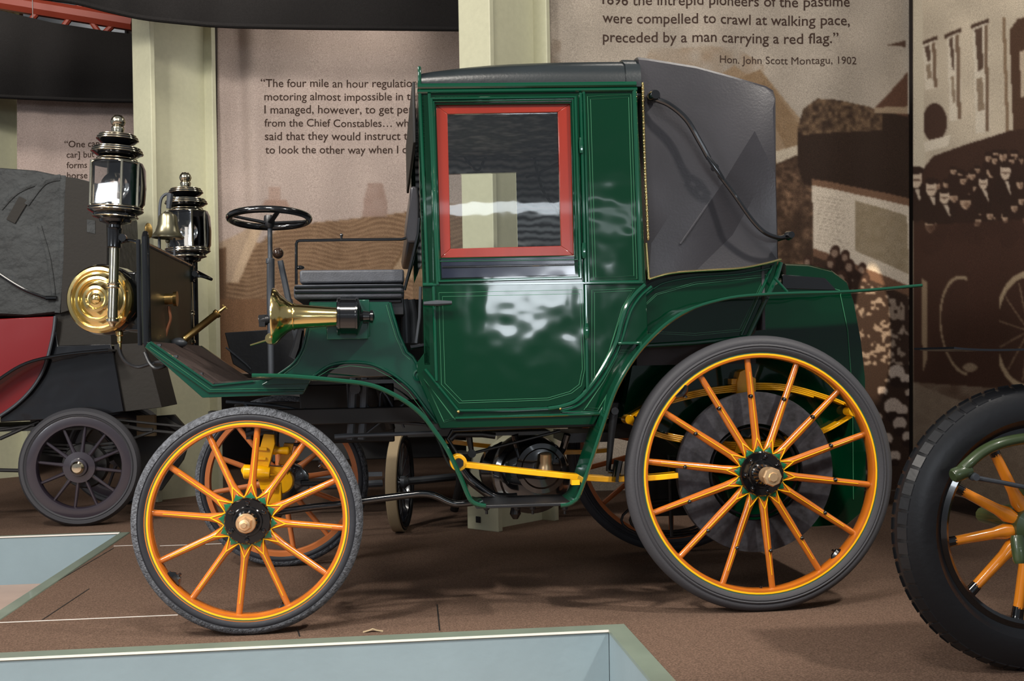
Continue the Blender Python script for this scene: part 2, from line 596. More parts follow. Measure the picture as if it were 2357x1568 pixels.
# black drapes hung across the bays
def drape(name, top, bot, Y, label, ybelly=.10):
    B = crom([S(x, y, Y) for x, y in bot], 8)
    n = len(B)
    T_ = [S(x, y, Y) for x, y in top]
    T = []
    for p in B:
        q = [t for t in range(len(T_) - 1) if T_[t].x <= p.x <= T_[t + 1].x]
        q = q[0] if q else (0 if p.x < T_[0].x else len(T_) - 2)
        f_ = (p.x - T_[q].x) / (T_[q + 1].x - T_[q].x)
        T.append(T_[q].lerp(T_[q + 1], f_))
    m = MB()
    R = []
    for i in range(n):
        w = .03 * math.sin(i * .55)
        a, c = T[i], B[i]
        mid = (a + c) / 2 + Vector((0, -ybelly + w, 0))
        R.append([a, a * .75 + c * .25 + Vector((0, -ybelly * .7 + w, 0)), mid, a * .25 + c * .75 + Vector((0, -ybelly * .7 + w, 0)), c,
                  c + Vector((0, .04, .012)), c + Vector((0, .03, .04)), (a + c) / 2 + Vector((0, .03, 0)), a + Vector((0, .03, 0))])
    m.rings(R)
    o = obj(name, m, 'drape', ang=60)
    tag(o, label, 'drape', 'black drapes below the roof')
    # the stitched hem along the lower edge
    obj('hem', MB().tube([p + Vector((0, -.012, .015)) for p in B], .016, 8), 'drape', o)
    return o


drape('drape', [(-220, -260), (150, -230), (560, -230), (1080, -230)], [(-220, -12), (0, -6), (150, 7), (250, 30), (330, 47), (430, 58), (520, 65), (700, 69), (900, 71), (1090, 73)], 3.55,
      'long black drape hanging across the top of the middle bay between two cream columns')
drape('drape', [(-260, -60), (0, 24), (120, 52), (250, 72), (360, 84)], [(-260, 212), (0, 227), (110, 232), (220, 236), (360, 238)], 5.3,
      'black drape hanging across the left bay above the left quotation banner')


# ------------------------------------------------------------------ printed banners
class Canvas:
    def __init__(s, x0, x1, y0, y1, st, base):
        s.xs, s.ys = np.arange(x0, x1 + st, st, dtype=float), np.arange(y0, y1 + st, st, dtype=float)
        s.X, s.Y = np.meshgrid(s.xs, s.ys)
        s.a = np.ones(s.X.shape + (3,)) * np.array(base, float)
        s.st = st

    def noise(s, cell, seed=0, ax=1.0):
        r = np.random.default_rng(seed)
        gx, gy = (s.X - s.xs[0]) / cell / ax, (s.Y - s.ys[0]) / cell
        n = r.random((int(gy.max()) + 3, int(gx.max()) + 3))
        i, j = gy.astype(int), gx.astype(int)
        u, v = gx - j, gy - i
        u, v = u * u * (3 - 2 * u), v * v * (3 - 2 * v)
        return (n[i, j] * (1 - u) + n[i, j + 1] * u) * (1 - v) + (n[i + 1, j] * (1 - u) + n[i + 1, j + 1] * u) * v

    def poly(s, pts, c, al=1.0, tex=None):
        m = np.zeros(s.X.shape, bool)
        n = len(pts)
        for i in range(n):
            (xa, ya), (xb, yb) = pts[i], pts[(i + 1) % n]
            if ya == yb:
                continue
            m ^= ((ya > s.Y) != (yb > s.Y)) & (s.X < (xb - xa) * (s.Y - ya) / (yb - ya) + xa)
        return s.fill(m, c, al, tex)

    def ell(s, cx, cy, rx, ry, c, al=1.0, rot=0.0, inner=0.0):
        dx, dy = s.X - cx, s.Y - cy
        u, v = dx * math.cos(rot) + dy * math.sin(rot), -dx * math.sin(rot) + dy * math.cos(rot)
        q = (u / rx) ** 2 + (v / ry) ** 2
        return s.fill((q < 1) & (q >= inner), c, al)

    def line(s, p, q, wd, c, al=1.0):
        d = np.array(q, float) - np.array(p, float)
        L = np.hypot(*d)
        d /= L
        u = (s.X - p[0]) * d[0] + (s.Y - p[1]) * d[1]
        v = abs((s.X - p[0]) * -d[1] + (s.Y - p[1]) * d[0])
        return s.fill((u > 0) & (u < L) & (v < wd / 2), c, al)

    def fill(s, m, c, al=1.0, tex=None):
        k = al * m
        if tex is not None:
            k = k * tex
        s.a = s.a * (1 - k[..., None]) + np.array(c, float) * k[..., None]
        return s

    def blur(s, n=1):
        for _ in range(n):
            p = np.pad(s.a, ((1, 1), (1, 1), (0, 0)), 'edge')
            s.a = (p[1:-1, 1:-1] * 2 + p[:-2, 1:-1] + p[2:, 1:-1] + p[1:-1, :-2] + p[1:-1, 2:]) / 6


def glyph_mesh(text):
    cu = bpy.data.curves.new('line', 'FONT')
    cu.body = text
    cu.resolution_u = 3
    cu.offset = 0.0 if 'M' in text else 0.007
    o = bpy.data.objects.new('line', cu)
    COL.objects.link(o)
    bpy.context.view_layer.update()
    me = bpy.data.meshes.new_from_object(o.evaluated_get(bpy.context.evaluated_depsgraph_get()))
    V = [tuple(v.co) for v in me.vertices]
    Fc = [tuple(p.vertices) for p in me.polygons]
    bpy.data.objects.remove(o)
    bpy.data.curves.remove(cu)
    bpy.data.meshes.remove(me)
    return V, Fc


def banner(name, cv, un, nrm, fold, lines, label, gain=1.0):
    """un(px,py) sets a traced point on the banner's own plane; nrm is its outward normal; fold(px,py) the depth of the cloth's folds"""
    ny, nx = cv.X.shape
    P = np.array([[tuple(un(x, y) + nrm * fold(x, y)) for x in cv.xs] for y in cv.ys]).reshape(-1, 3)
    c = (P.min(0) + P.max(0)) / 2
    fs = [(i * nx + j, i * nx + j + 1, (i + 1) * nx + j + 1, (i + 1) * nx + j) for i in range(ny - 1) for j in range(nx - 1)]
    me = bpy.data.meshes.new(name)
    me.from_pydata([tuple(p) for p in P - c], [], fs)
    at = me.color_attributes.new('print', 'FLOAT_COLOR', 'POINT')
    s = np.clip(cv.a.reshape(-1, 3) * gain, 0, 255) / 255
    l = np.where(s <= .04045, s / 12.92, ((s + .055) / 1.055) ** 2.4)
    at.data.foreach_set('color', np.hstack([l, np.ones((len(l), 1))]).astype(np.float32).ravel())
    me.materials.append(M['print'])
    me.shade_smooth()
    o = bpy.data.objects.new(name, me)
    COL.objects.link(o)
    o.location = c
    so = o.modifiers.new('cloth', 'SOLIDIFY')
    so.thickness = 0.004
    so.offset = 0
    tag(o, label, 'banner')
    tops = [Vector(P[int(nx * k)]) for k in (.12, .88)]
    if tops[0].z < 4.9:
        obj('hanging_cord', MB().tube([tops[0] + Vector((0, 0, -.01)), Vector((tops[0].x, tops[0].y, 5.0))], .004, 6), 'black_iron', o)
        obj('hanging_cord', MB().tube([tops[1] + Vector((0, 0, -.01)), Vector((tops[1].x, tops[1].y, 5.0))], .004, 6), 'black_iron', o)
    if lines:
        m = MB()
        for text, (x0, y0), (x1, y1) in lines:
            V, Fc = glyph_mesh(text)
            a = np.array(V)
            xa, xb = a[:, 0].min(), a[:, 0].max()
            k = (x1 - x0) / (xb - xa)
            out = []
            for gx, gy, _ in V:
                px, py = x0 + (gx - xa) * k, y0 + (y1 - y0) * (gx - xa) / (xb - xa) - gy * k
                out.append(tuple(un(px, py) + nrm * (fold(px, py) + .004)))
            m.add(out, Fc)
        obj('lettering', m, 'ink', o)
    return o


M['print'] = attr_mat('printed_banner_cloth')
NY = Vector((0, -1, 0))
# middle banner: a faint thatched cottage under the quotation
cv = Canvas(500, 1130, 60, 860, 3, (164, 149, 141))
n1, n2, n3 = cv.noise(60, 1), cv.noise(14, 2), cv.noise(90, 3, 2.0)
cv.a *= (0.97 + .06 * n1)[..., None]
TH = (140, 114, 90)
th = 0.5 + 0.5 * np.sin((cv.Y + 10 * np.sin(cv.X * .03) + n1 * 16) * 0.62 + n2 * 1.6)
cv.poly([(600, 560), (640, 525), (704, 515), (800, 505), (940, 488), (1000, 470), (1130, 470), (1130, 690), (500, 700), (500, 580), (540, 560)], TH)
for _ in range(1):
    m = (cv.Y > 500)
    cv.poly([(560, 610), (610, 545), (704, 515), (940, 488), (1130, 466), (1130, 690), (500, 700), (500, 640)], (78, 58, 42), .9, th * (0.5 + .5 * n2))
cv.poly([(500, 560), (560, 530), (585, 512), (600, 540), (552, 640), (500, 660)], (158, 138, 118))
cv.poly([(585, 512), (612, 512), (548, 650), (528, 650)], (176, 154, 130))
cv.poly([(500, 575), (520, 568), (520, 860), (500, 860)], (96, 74, 56))
cv.poly([(500, 690), (1130, 690), (1130, 860), (500, 860)], (112, 84, 62))
cv.poly([(600, 480), (612, 460), (660, 460), (668, 482)], (142, 118, 106))
cv.poly([(620, 430), (646, 430), (646, 462), (620, 462)], (154, 132, 121))
cv.poly([(835, 500), (838, 458), (848, 422), (880, 422), (890, 460), (892, 498)], (140, 118, 108), 1, .7 + .3 * n2)
cv.poly([(890, 640), (930, 575), (965, 612), (965, 640)], (150, 128, 104))
cv.line((888, 642), (932, 572), 5, (104, 80, 58))
cv.blur(1)


def fold_mid(px, py):
    e = math.exp(-((px - 560) / 60) ** 2) * .035
    return .010 * math.sin(px * .021) + .006 * math.sin(px * .052 + 1) + e * math.sin((px - 560) * .06) - .02 * math.exp(-((px - 545 - (py - 60) * .05) / 14) ** 2)


banner('quotation_banner', cv, lambda x, y: S(x, y, 4.35), NY, fold_mid, [
    ('\u201cThe four mile an hour regulation', (601, 201), (961, 201)),
    ('motoring almost impossible in the', (609, 232), (970, 231)),
    ('I managed, however, to get perm', (609, 262), (970, 261)),
    ('from the Chief Constables\u2026 who', (609, 292), (955, 292)),
    ('said that they would instruct the', (610, 323), (964, 322)),
    ('to look the other way when I car', (611, 354), (958, 353)),
    ('H', (946, 391), (956, 391))],
    'pale cloth banner between two cream columns printed with the four mile an hour quotation')
# left banner
cv = Canvas(40, 372, 228, 760, 4, (160, 144, 137))
cv.a *= (0.97 + .06 * cv.noise(60, 5))[..., None]
cv.poly([(40, 560), (330, 540), (372, 540), (372, 760), (40, 760)], (92, 62, 54), 1, .6 + .4 * cv.noise(16, 6))
cv.poly([(280, 500), (372, 470), (372, 560), (280, 560)], (112, 74, 66), 1, .5 + .5 * cv.noise(12, 7))
for i in range(22):
    cv.ell(rng.uniform(255, 345), rng.uniform(505, 600), rng.uniform(4, 9), rng.uniform(3, 7), (176, 150, 140), .8)
cv.blur(1)
banner('quotation_banner', cv, lambda x, y: S(x, y, 5.6), NY, lambda px, py: .012 * math.sin(px * .03) + .006 * math.sin(px * .09), [
    ('\u201cOne can', (148, 339), (230, 338)), ('car] but', (153, 363), (218, 362)), ('forms', (153, 387), (200, 386)), ('horse', (154, 411), (201, 410))],
    'pale cloth banner behind the near brass carriage lamp with the quotation beginning One can')

# right banner: village street with hedge, notice board and crowd
YR = 2.53
cv = Canvas(1264, 2096, -60, 1130, 2.6, (148, 138, 126))
n1, n2, n3, n4 = cv.noise(70, 11), cv.noise(12, 12), cv.noise(24, 13), cv.noise(7, 14)
DK, BR, LT = (44, 32, 25), (92, 70, 54), (172, 158, 142)
cv.a *= (0.94 + .12 * n1)[..., None]
cv.poly([(1480, 150), (1500, 110), (1560, 112), (1620, 108), (1700, 112), (1760, 150), (1760, 180), (1480, 200)], (126, 106, 86), .8, n3)
cv.poly([(1270, 90), (1290, 95), (1290, 200), (1260, 200)], (112, 94, 78), .6, n3)
cv.poly([(1620, 260), (1660, 170), (1690, 150), (1720, 172), (1750, 160), (1850, 280), (1850, 480), (1640, 480)], (132, 112, 90))
cv.poly([(1700, 180), (1750, 160), (1852, 300), (1850, 420), (1790, 300)], (116, 94, 70), .9, .6 + .4 * n2)
cv.poly([(1780, 350), (1850, 330), (1850, 356), (1790, 378)], (170, 158, 140))
cv.poly([(1780, 380), (1850, 350), (1870, 430), (2112, 470), (2112, 1130), (1640, 1130), (1640, 500)], (54, 40, 31), 1)
cv.poly([(1780, 380), (1850, 350), (1870, 430), (1870, 640), (1780, 640)], (118, 92, 72), .8, n4 * n3 * 1.6)
cv.poly([(1836, 300), (1850, 250), (1880, 228), (1930, 232), (2000, 246), (2030, 262), (2112, 262), (2112, 480), (1850, 424), (1838, 380)], DK, 1)
cv.poly([(1836, 300), (1850, 250), (1880, 228), (1930, 232), (2000, 246), (2030, 262), (2030, 300), (1850, 310)], (112, 90, 68), .9, n4)
cv.poly([(2020, 240), (2050, 210), (2091, 165), (2091, 268), (2010, 252)], (78, 54, 42))
cv.poly([(2012, 248), (2091, 244), (2091, 262), (2012, 262)], (134, 116, 96))
cv.poly([(2042, 104), (2088, 91), (2088, 107)], (70, 52, 42))
# notice board
cv.poly([(1868, 412), (2097, 456), (2097, 476), (1868, 428)], (106, 80, 62))
cv.poly([(1869, 427), (2096, 474), (2100, 640), (2100, 660), (1872, 572)], (186, 174, 158))
cv.poly([(1967, 462), (2090, 496), (2096, 632), (1968, 578)], (128, 114, 92), 1, .8 + .2 * n2)
for i in range(14):
    y = 452 + i * 8.2
    cv.line((1880, y), (1880 + rng.uniform(50, 76), y + 12), 1.6, (146, 134, 120), .8)
cv.poly([(1872, 572), (2100, 660), (2100, 684), (1990, 640), (1872, 590)], (100, 74, 58))
# people in front of it
for x, y, r in ((1920, 580, 15), (1944, 590, 14), (1954, 612, 16), (1984, 618, 13), (1910, 605, 14), (1880, 620, 16), (1860, 600, 12), (1990, 644, 12), (1934, 640, 18)):
    cv.ell(x, y + 26, r * 1.3, r * 1.7, (44, 30, 24))
    cv.ell(x, y, r * .8, r, (58, 40, 32))
    cv.ell(x - 2, y + 4, r * .5, r * .6, (142, 120, 104), .8)
cv.poly([(1960, 640), (2112, 690), (2112, 1130), (1960, 1130)], (50, 36, 29), 1)
cv.poly([(1960, 640), (2112, 690), (2112, 1130), (1960, 1130)], (150, 134, 120), .9, (n2 * n4 > .36) * (cv.Y < 840) * .9)
for x, y, r in ((2065, 858, 20), (2086, 872, 13), (2056, 936, 22), (2078, 944, 15), (2072, 975, 17), (2092, 1006, 14), (2040, 1010, 15), (2030, 900, 12), (2096, 905, 10), (2060, 1050, 14), (2016, 960, 13)):
    cv.ell(x, y, r, r * .9, (170, 156, 146))
    cv.ell(x, y + r * 1.1, r * .9, r * .6, (40, 28, 24))
for i in range(60):
    x, y = rng.uniform(1800, 2105), rng.uniform(640, 1100)
    cv.ell(x, y, rng.uniform(3, 8), rng.uniform(3, 8), (156, 140, 126) if i % 2 else (40, 28, 24), .8)
cv.blur(1)


def fold_right(px, py):
    return .012 * math.sin(px * .020 + .4) + .006 * math.sin(px * .047)


banner('quotation_banner', cv, lambda x, y: S(x, y, YR), NY, fold_right, [
    ('1896 the intrepid pioneers of the pastime', (1386, 10), (1954, 17)),
    ('were compelled to crawl at walking pace,', (1386, 52), (1954, 60)),
    ('preceded by a man carrying a red flag.\u201d', (1387, 96), (1927, 101)),
    ('Hon. John Scott Montagu, 1902', (1655, 146), (1970, 149))],
    'large sepia printed banner right of the green carriage with the red flag quotation')

spd = bpy.data.lights.new('display_spot', 'SPOT')
spd.energy, spd.spot_size, spd.spot_blend, spd.color, spd.shadow_soft_size = 2600, math.radians(3.6), .15, (1.0, .80, .55), .01
spo = bpy.data.objects.new('display_spot', spd)
COL.objects.link(spo)
tg = S(2008, 760, YR)
spo.location = (tg.x, 1.5, 4.7)
spo.rotation_euler = (tg - spo.location).to_track_quat('-Z', 'Y').to_euler()

# side banner: town house front and crowd
XS = S(2100, 600, YR).x + .012
cv = Canvas(2102, 2440, -60, 1190, 2.6, (174, 162, 144))
n1, n2, n3, n4 = cv.noise(60, 21), cv.noise(12, 22), cv.noise(24, 23), cv.noise(6, 24)
cv.a *= (0.92 + .14 * n1)[..., None]
WD = (66, 48, 38)
for x, yt, wd, h in ((2126, 92, 30, 110), (2182, 74, 26, 200), (2238, 52, 34, 250)):
    cv.poly([(x - 6, yt + 6), (x + wd + 4, yt - 10), (x + wd + 4, yt), (x - 6, yt + 16)], WD)
    cv.poly([(x, yt + 12), (x + wd, yt), (x + wd + 6, yt + h), (x + 6, yt + h + 6)], (188, 178, 162))
    cv.poly([(x + 4, yt + 16), (x + wd - 14, yt + 10), (x + wd - 10, yt + h * .42), (x + 12, yt + h * .45)], WD, .9)
    cv.poly([(x + wd - 8, yt + 8), (x + wd, yt + 4), (x + wd + 4, yt + h), (x + wd - 4, yt + h)], (96, 76, 60), .9)
    cv.poly([(x + 8, yt + h * .52), (x + wd - 12, yt + h * .5), (x + wd - 8, yt + h * .8), (x + 12, yt + h * .82)], (110, 92, 74), .8)
cv.line((2312, 40), (2322, 320), 8, (120, 100, 80))
cv.poly([(2326, 70), (2345, 44), (2440, 20), (2440, 420), (2338, 380)], (72, 52, 40), 1)
cv.poly([(2350, 120), (2372, 110), (2374, 220), (2354, 224)], (166, 150, 132))
cv.ell(2154, 282, 28, 44, (62, 44, 36), 1)
cv.poly([(2118, 330), (2190, 310), (2184, 336), (2126, 352)], (190, 180, 164))
cv.poly([(2094, -60), (2124, -60), (2132, 420), (2108, 440)], (178, 168, 150))
# crowd
cv.poly([(2104, 420), (2150, 360), (2230, 330), (2330, 300), (2440, 290), (2440, 1190), (2104, 1190)], (58, 40, 32), 1)
r2 = np.random.default_rng(5)
for i in range(120):
    x, y = r2.uniform(2140, 2430), r2.uniform(318, 520)
    if y < 420 - (x - 2104) * .35:
        continue
    r = r2.uniform(7, 12) * (1 + (y - 320) / 500)
    cv.ell(x, y + r * 2.2, r * 1.5, r * 1.9, (48, 33, 27))
    cv.ell(x, y, r * .72, r, (158, 134, 114))
    cv.ell(x, y - r * .75, r * .95, r * .5, (46, 32, 26))
    cv.ell(x + r * .2, y + r * .35, r * .4, r * .45, (112, 88, 72), .8)
for x, y, r in ((2110, 410, 20), (2146, 432, 17), (2176, 452, 15), (2316, 394, 17), (2262, 420, 14)):
    cv.ell(x, y + r * 2.6, r * 1.7, r * 2.4, (46, 32, 26))
    cv.ell(x, y, r * .75, r * 1.2, (178, 160, 142))
    cv.ell(x, y - r * .9, r * 1.0, r * .45, (48, 34, 28))
    cv.ell(x, y + r * .25, r * .6, r * .12, (74, 54, 44), .8)
    cv.poly([(x - 3, y + r * 1.3), (x + 8, y + r * 1.3), (x + 14, y + r * 3.4)], (182, 168, 152), .9)
cv.poly([(2104, 520), (2440, 500), (2440, 900), (2104, 900)], (62, 41, 33), .85, .6 + .4 * n3)
cv.ell(2372, 762, 86, 138, (152, 134, 110), 1, 0, .80)
for a in range(12):
    q = a * PI / 6 + .2
    cv.line((2372, 762), (2372 + 74 * math.cos(q), 762 + 118 * math.sin(q)), 3, (126, 106, 86), .9)
cv.ell(2220, 750, 54, 116, (142, 124, 102), .95, -.1, .86)
cv.poly([(2226, 600), (2300, 600), (2300, 900), (2226, 900)], (62, 41, 33), 1)
cv.poly([(2124, 640), (2138, 650), (2136, 830), (2126, 860)], (140, 122, 100), .9)
cv.ell(2232, 846, 16, 10, (132, 114, 96))
cv.poly([(2104, 880), (2440, 905), (2440, 1190), (2104, 1190)], (128, 114, 100), 1, .85 + .15 * n2)
cv.poly([(2104, 880), (2440, 890), (2440, 930), (2200, 920)], (70, 50, 40), .7, n3)
cv.blur(1)


def un_side(x, y):
    # the lower edge of the print runs level along the side wall
    p = SX(x, min(y, 1122 + (x - 2110) * .225), XS)
    return p


banner('street_scene_banner', cv, un_side, Vector((-1, 0, 0)), lambda px, py: .006 * math.sin(px * .03), None,
       'sepia banner at the right edge showing a crowd before a pale town house')


# ------------------------------------------------------------------ spoked wheels
def wheel(parent, name, c, R, rr, face_w, nsp, a0, out, tyre, rimc, hub_r, front=True, detail=True, tyre_w=.062):
    """c: centre of the rim's outer face; out: -1 faces the viewer's side, +1 the far side"""
    c = Vector(c)
    T = Vector((0, -out, 0))      # into the wheel
    wh = thing('x', c, 'l', 'c')
    wh.name = name
    for k in ('label', 'category'):
        del wh[k]
    wh.parent = parent
    wh.location = c - wpos(parent)
    ax = Vector((0, -out, 0))
    wd = .050
    # tyre
    half = tyre_w / 2
    mid = wd / 2
    prof = []
    if tyre == 'ribbed':
        sec = [(rr - .012, mid - half * .62), (rr + .004, mid - half * .98), (rr + .010, mid - half * 1.02), (rr + .013, mid - half * .92), (rr + .018, mid - half * 1.02), (rr + .022, mid - half * .98), (rr + .0245, mid - half * .86),
               (rr + .030, mid - half * .92), (R - .014, mid - half * .80), (R - .005, mid - half * .52), (R, mid - half * .2)]
        mats = ['tyre_rear']
    else:
        sec = [(rr - .012, mid - half * .62), (rr + .004, mid - half * .94), (rr + .010, mid - half * .98), (rr + .017, mid - half * .96), (rr + .0185, mid - half * .90), (rr + .021, mid - half * 1.0), (R - .016, mid - half * .95), (R - .005, mid - half * .62), (R, mid - half * .25)]
        mats = ['tyre_dark', 'tyre_grey']
    sec = sec + [(r, 2 * mid - h) for r, h in reversed(sec)]
    n = len(sec)
    mis = [0] * n
    if tyre != 'ribbed':
        mis = [1 if min(sec[i][0], sec[(i + 1) % n][0]) > rr + .019 else 0 for i in range(n)]
    obj('tyre', MB().lathe(sec, c, ax, 96, mis=mis, closed=True), mats, wh, ang=50)
    # rim with painted lines on its face
    fw = face_w
    pr = [(rr, .004), (rr, 0), (rr - fw * .26, -.0005), (rr - fw * .40, -.0006), (rr - fw * .46, -.0006), (rr - fw * .68, -.0005), (rr - fw, .001), (rr - fw - .003, .006),
          (rr - fw - .003, wd - .006), (rr - fw, wd), (rr, wd)]
    mi = [0, 0, 1, 0, 2, 0, 0, 0, 0, 0, 0] if detail else [0] * 11
    obj('rim', MB().lathe(pr, c, ax, 96, mis=mi, closed=True), [rimc, 'green_star', 'yellow_line'], wh, ang=40)
    # spokes: round bars that swell into wedges meeting at the hub
    ri = rr - fw
    half_a = PI / nsp
    for k in range(nsp):
        a = math.radians(a0) + 2 * PI * k / nsp
        u, v = Vector((math.cos(a), 0, math.sin(a))), Vector((-math.sin(a), 0, math.cos(a)))
        rs, hw, hd, yo = [], [], [], []
        for q in (ri + .004, ri - .03, ri * .72, ri * .5, hub_r * 1.75, hub_r * 1.3, hub_r * 1.05, hub_r * .7):
            rs.append(q)
        thick = .0116 if front else .0126
        wid = [thick * .95, thick, thick * 1.05, thick * 1.1, thick * 1.15, hub_r * 1.3 * math.tan(half_a) * .66, hub_r * 1.05 * math.tan(half_a) * .99, hub_r * .7 * math.tan(half_a) * .99]
        if not front:
            wid = [thick * .92, thick * .95, thick * 1.02, thick * 1.2, thick * 1.2, max(thick * 1.1, hub_r * 1.3 * math.tan(half_a) * .72), hub_r * 1.05 * math.tan(half_a) * .99, hub_r * .7 * math.tan(half_a) * .99]
        R_ = []
        yc = [mid, mid, mid, mid, mid, mid, mid, mid]
        for q, w_ in zip(rs, wid):
            i = rs.index(q)
            dp = .0125 if i < 5 else .016
            R_.append([c + u * q + v * (w_ * math.cos(t)) + T * (yc[i] + dp * math.sin(t)) for t in [2 * PI * j / 10 for j in range(10)]])
        m = MB().rings(R_)
        sm = [rimc]
        if detail:
            sm = [rimc, 'yellow_line', 'green_star', 'black_gloss']
            z = mid - .0175
            lw = .0016

            def F(r, s, dz=0.0):
                return c + u * r + v * s + T * (z + dz)
            rj = hub_r * 1.6
            m.tube([F(ri * .88, 0, .0048), F(ri * .6, 0, .0045), F(rj, 0, .004)], [lw * .8, lw, lw * 1.1], 6, mi=1)
            for sg in (-1, 1):
                m.tube(crom([F(rj, 0, .004), F(hub_r * 1.32, sg * wid[5] * .50, .0014), F(hub_r * 1.12, sg * wid[6] * .72, .002), F(hub_r * .98, sg * wid[6] * 1.0, .006)], 4), lw * 1.25, 6, mi=1)
            m.add([F(hub_r * 1.26, 0, .0016), F(hub_r * 1.14, wid[5] * .42, .0012), F(hub_r, wid[6] * .86, .003), F(hub_r, 0, -.0012), F(hub_r, -wid[6] * .86, .003), F(hub_r * 1.14, -wid[5] * .42, .0012), F(hub_r * 1.14, 0, -.0008)],
                  [(0, 1, 6), (1, 2, 3, 6), (3, 4, 5, 6), (5, 0, 6)], 2)
            if not front:
                m.ball(F(.288, wid[3] * .35, .004), .0078, 10, mi=3)
                m.ball(F(.288, wid[3] * .35, .012), .0086, 10, mi=3)
        obj('spoke', m, sm, wh, ang=50)
    # hub: flange with bolts, boss and nut
    hb = MB()
    hb.lathe([(hub_r * .98, .046), (hub_r, .012), (hub_r, .0), (hub_r * .95, -.006), (hub_r * .66, -.006), (hub_r * .62, -.012), (hub_r * .55, -.012), (hub_r * .5, -.028), (hub_r * .36, -.05), (hub_r * .2, -.05)], c, ax, 48)
    hb.lathe([(hub_r * .98, .045), (hub_r * .98, .056), (hub_r * .5, .056), (hub_r * .5, .075), (.01, .075)], c, ax, 32)
    nb = 6 if front else 7
    for k in range(nb):
        q = 2 * PI * k / nb + .5
        p = c + Vector((math.cos(q), 0, math.sin(q))) * hub_r * .79
        hb.lathe([(.0095, 0), (.0095, -.010), (.006, -.015), (.001, -.016)], p, ax, 10)
        hb.lathe([(.0095, .05), (.0095, .066), (.001, .068)], p, ax, 8)
    obj('hub', hb, 'black_gloss', wh, ang=30)
    cp = MB()
    if front:
        cp.lathe([(.034, -.046), (.034, -.054), (.031, -.058), (.024, -.058)], c, ax, 36)
        cp.lathe([(.0255, -.056), (.0255, -.078), (.022, -.083), (.020, -.083)], c, ax, 6)
        cp.lathe([(.020, -.080), (.0185, -.092), (.010, -.095), (.010, -.104), (.008, -.107), (.001, -.107)], c, ax, 24)
    else:
        cp.lathe([(.030, -.045), (.031, -.070), (.030, -.092)], c, ax, 36)
        cp.lathe([(.034, -.088), (.035, -.092), (.035, -.112), (.031, -.118), (.018, -.119), (.016, -.124), (.001, -.124)], c, ax, 8)
    obj('hub_cap', cp, 'bronze', wh, ang=30)
    return wh


YN, YFAR = 0.02, 1.325        # the cabin's two sides
YM = (YN + YFAR) / 2
WB = 1.8564
car = thing('motor_carriage', (0.95, YM, 0), 'dark green closed motor carriage with orange spoked wheels and a black folding hood', 'car')

wheel(car, 'front_wheel', (0, 0, .3995), .3995, .3541, .0235, 12, 83.4, -1, 'worn', 'orange', .081)
wheel(car, 'front_wheel', (0, 1.3465, .3995), .3995, .3541, .0235, 12, 98, 1, 'worn', 'orange_back', .078, detail=False)
wheel(car, 'rear_wheel', (WB, 0, .51), .51, .4545, .025, 14, 95.4, -1, 'ribbed', 'orange', .083, front=False, tyre_w=.070)
wheel(car, 'rear_wheel', (WB, 1.3465, .51), .51, .4545, .025, 14, 90, 1, 'ribbed', 'orange_back', .085, front=False, detail=False, tyre_w=.070)
# security bolts through the rims
for px, py, Yb, q in ((398, 1335, .02, .8), (752, 1062, .02, .9), (656, 1407, .03, .5), (1930, 1281, .03, .8), (1566, 900, .0, .8), (1752, 1404 - 34, .03, .5)):
    p = S(px, py, Yb)
    u = (p - Vector((0 if px < 1200 else WB, p.y, .3995 if px < 1200 else .51))).normalized()
    t = Vector((-u.z, 0, u.x))
    m = MB().tube([p - t * .030 - u * .002, p - t * .012 - u * .010, p + t * .010 - u * .012, p + t * .028 - u * .004], [.007, .014, .015, .006], 8)
    m.tube([p - u * .01, p - u * .034], .005, 8)
    obj('rim_clamp', m, 'black_gloss', car)

# ------------------------------------------------------------------ cabin
win = [(1030, 262.6), (1284, 257.7), (1291.6, 566), (1037, 572.6)]
winh = [(1003.5, 241.6), (1312.7, 238.5), (1321, 588), (1014, 593.7)]
side_px = [(962, 199), (966, 420), (975, 652), (977, 812), (958, 838), (962, 868), (1013, 986), (1367, 977), (1381, 953), (1424, 880), (1471, 795), (1492, 795), (1487, 658), (1476, 420), (1464, 199)]
body = obj('cabin_side', MB().prism([PL(side_px, YN), PL(winh, YN)], (0, .022, 0)), 'green', car, bevel=.002, label='near side wall of the cabin')


def mirror(ps, y=None):
    return [Vector((p.x, 2 * YM - p.y if y is None else y, p.z)) for p in ps]


obj('cabin_side', MB().prism([mirror(PL(side_px, YN)), mirror(PL(win, YN))], (0, -.022, 0)), 'green', car)
fx0, fx1 = S(962, 199, YN), S(975, 652, YN)
fr = MB()
zlo = S(977, 812, YN).z
pts = [Vector((S(962, 199, YN).x, y, S(962, 199, YN).z)) for y in (YN + .02, YFAR - .02)]
top_f, bot_f = S(962, 199, YN), S(977, 840, YN)
A = [Vector((top_f.x, YN, top_f.z)), Vector((top_f.x, YFAR, top_f.z)), Vector((bot_f.x, YFAR, bot_f.z)), Vector((bot_f.x, YN, bot_f.z))]
za, zb_ = S(975, 600, YN).z, S(962, 240, YN).z
xa, xb_ = S(973, 600, YN).x, S(963, 240, YN).x
H1 = [Vector((xb_, YN + .12, zb_)), Vector((xb_, YFAR - .12, zb_)), Vector((xa, YFAR - .12, za)), Vector((xa, YN + .12, za))]
obj('cabin_front', MB().prism([A, H1], (.02, 0, 0)), 'green', car)

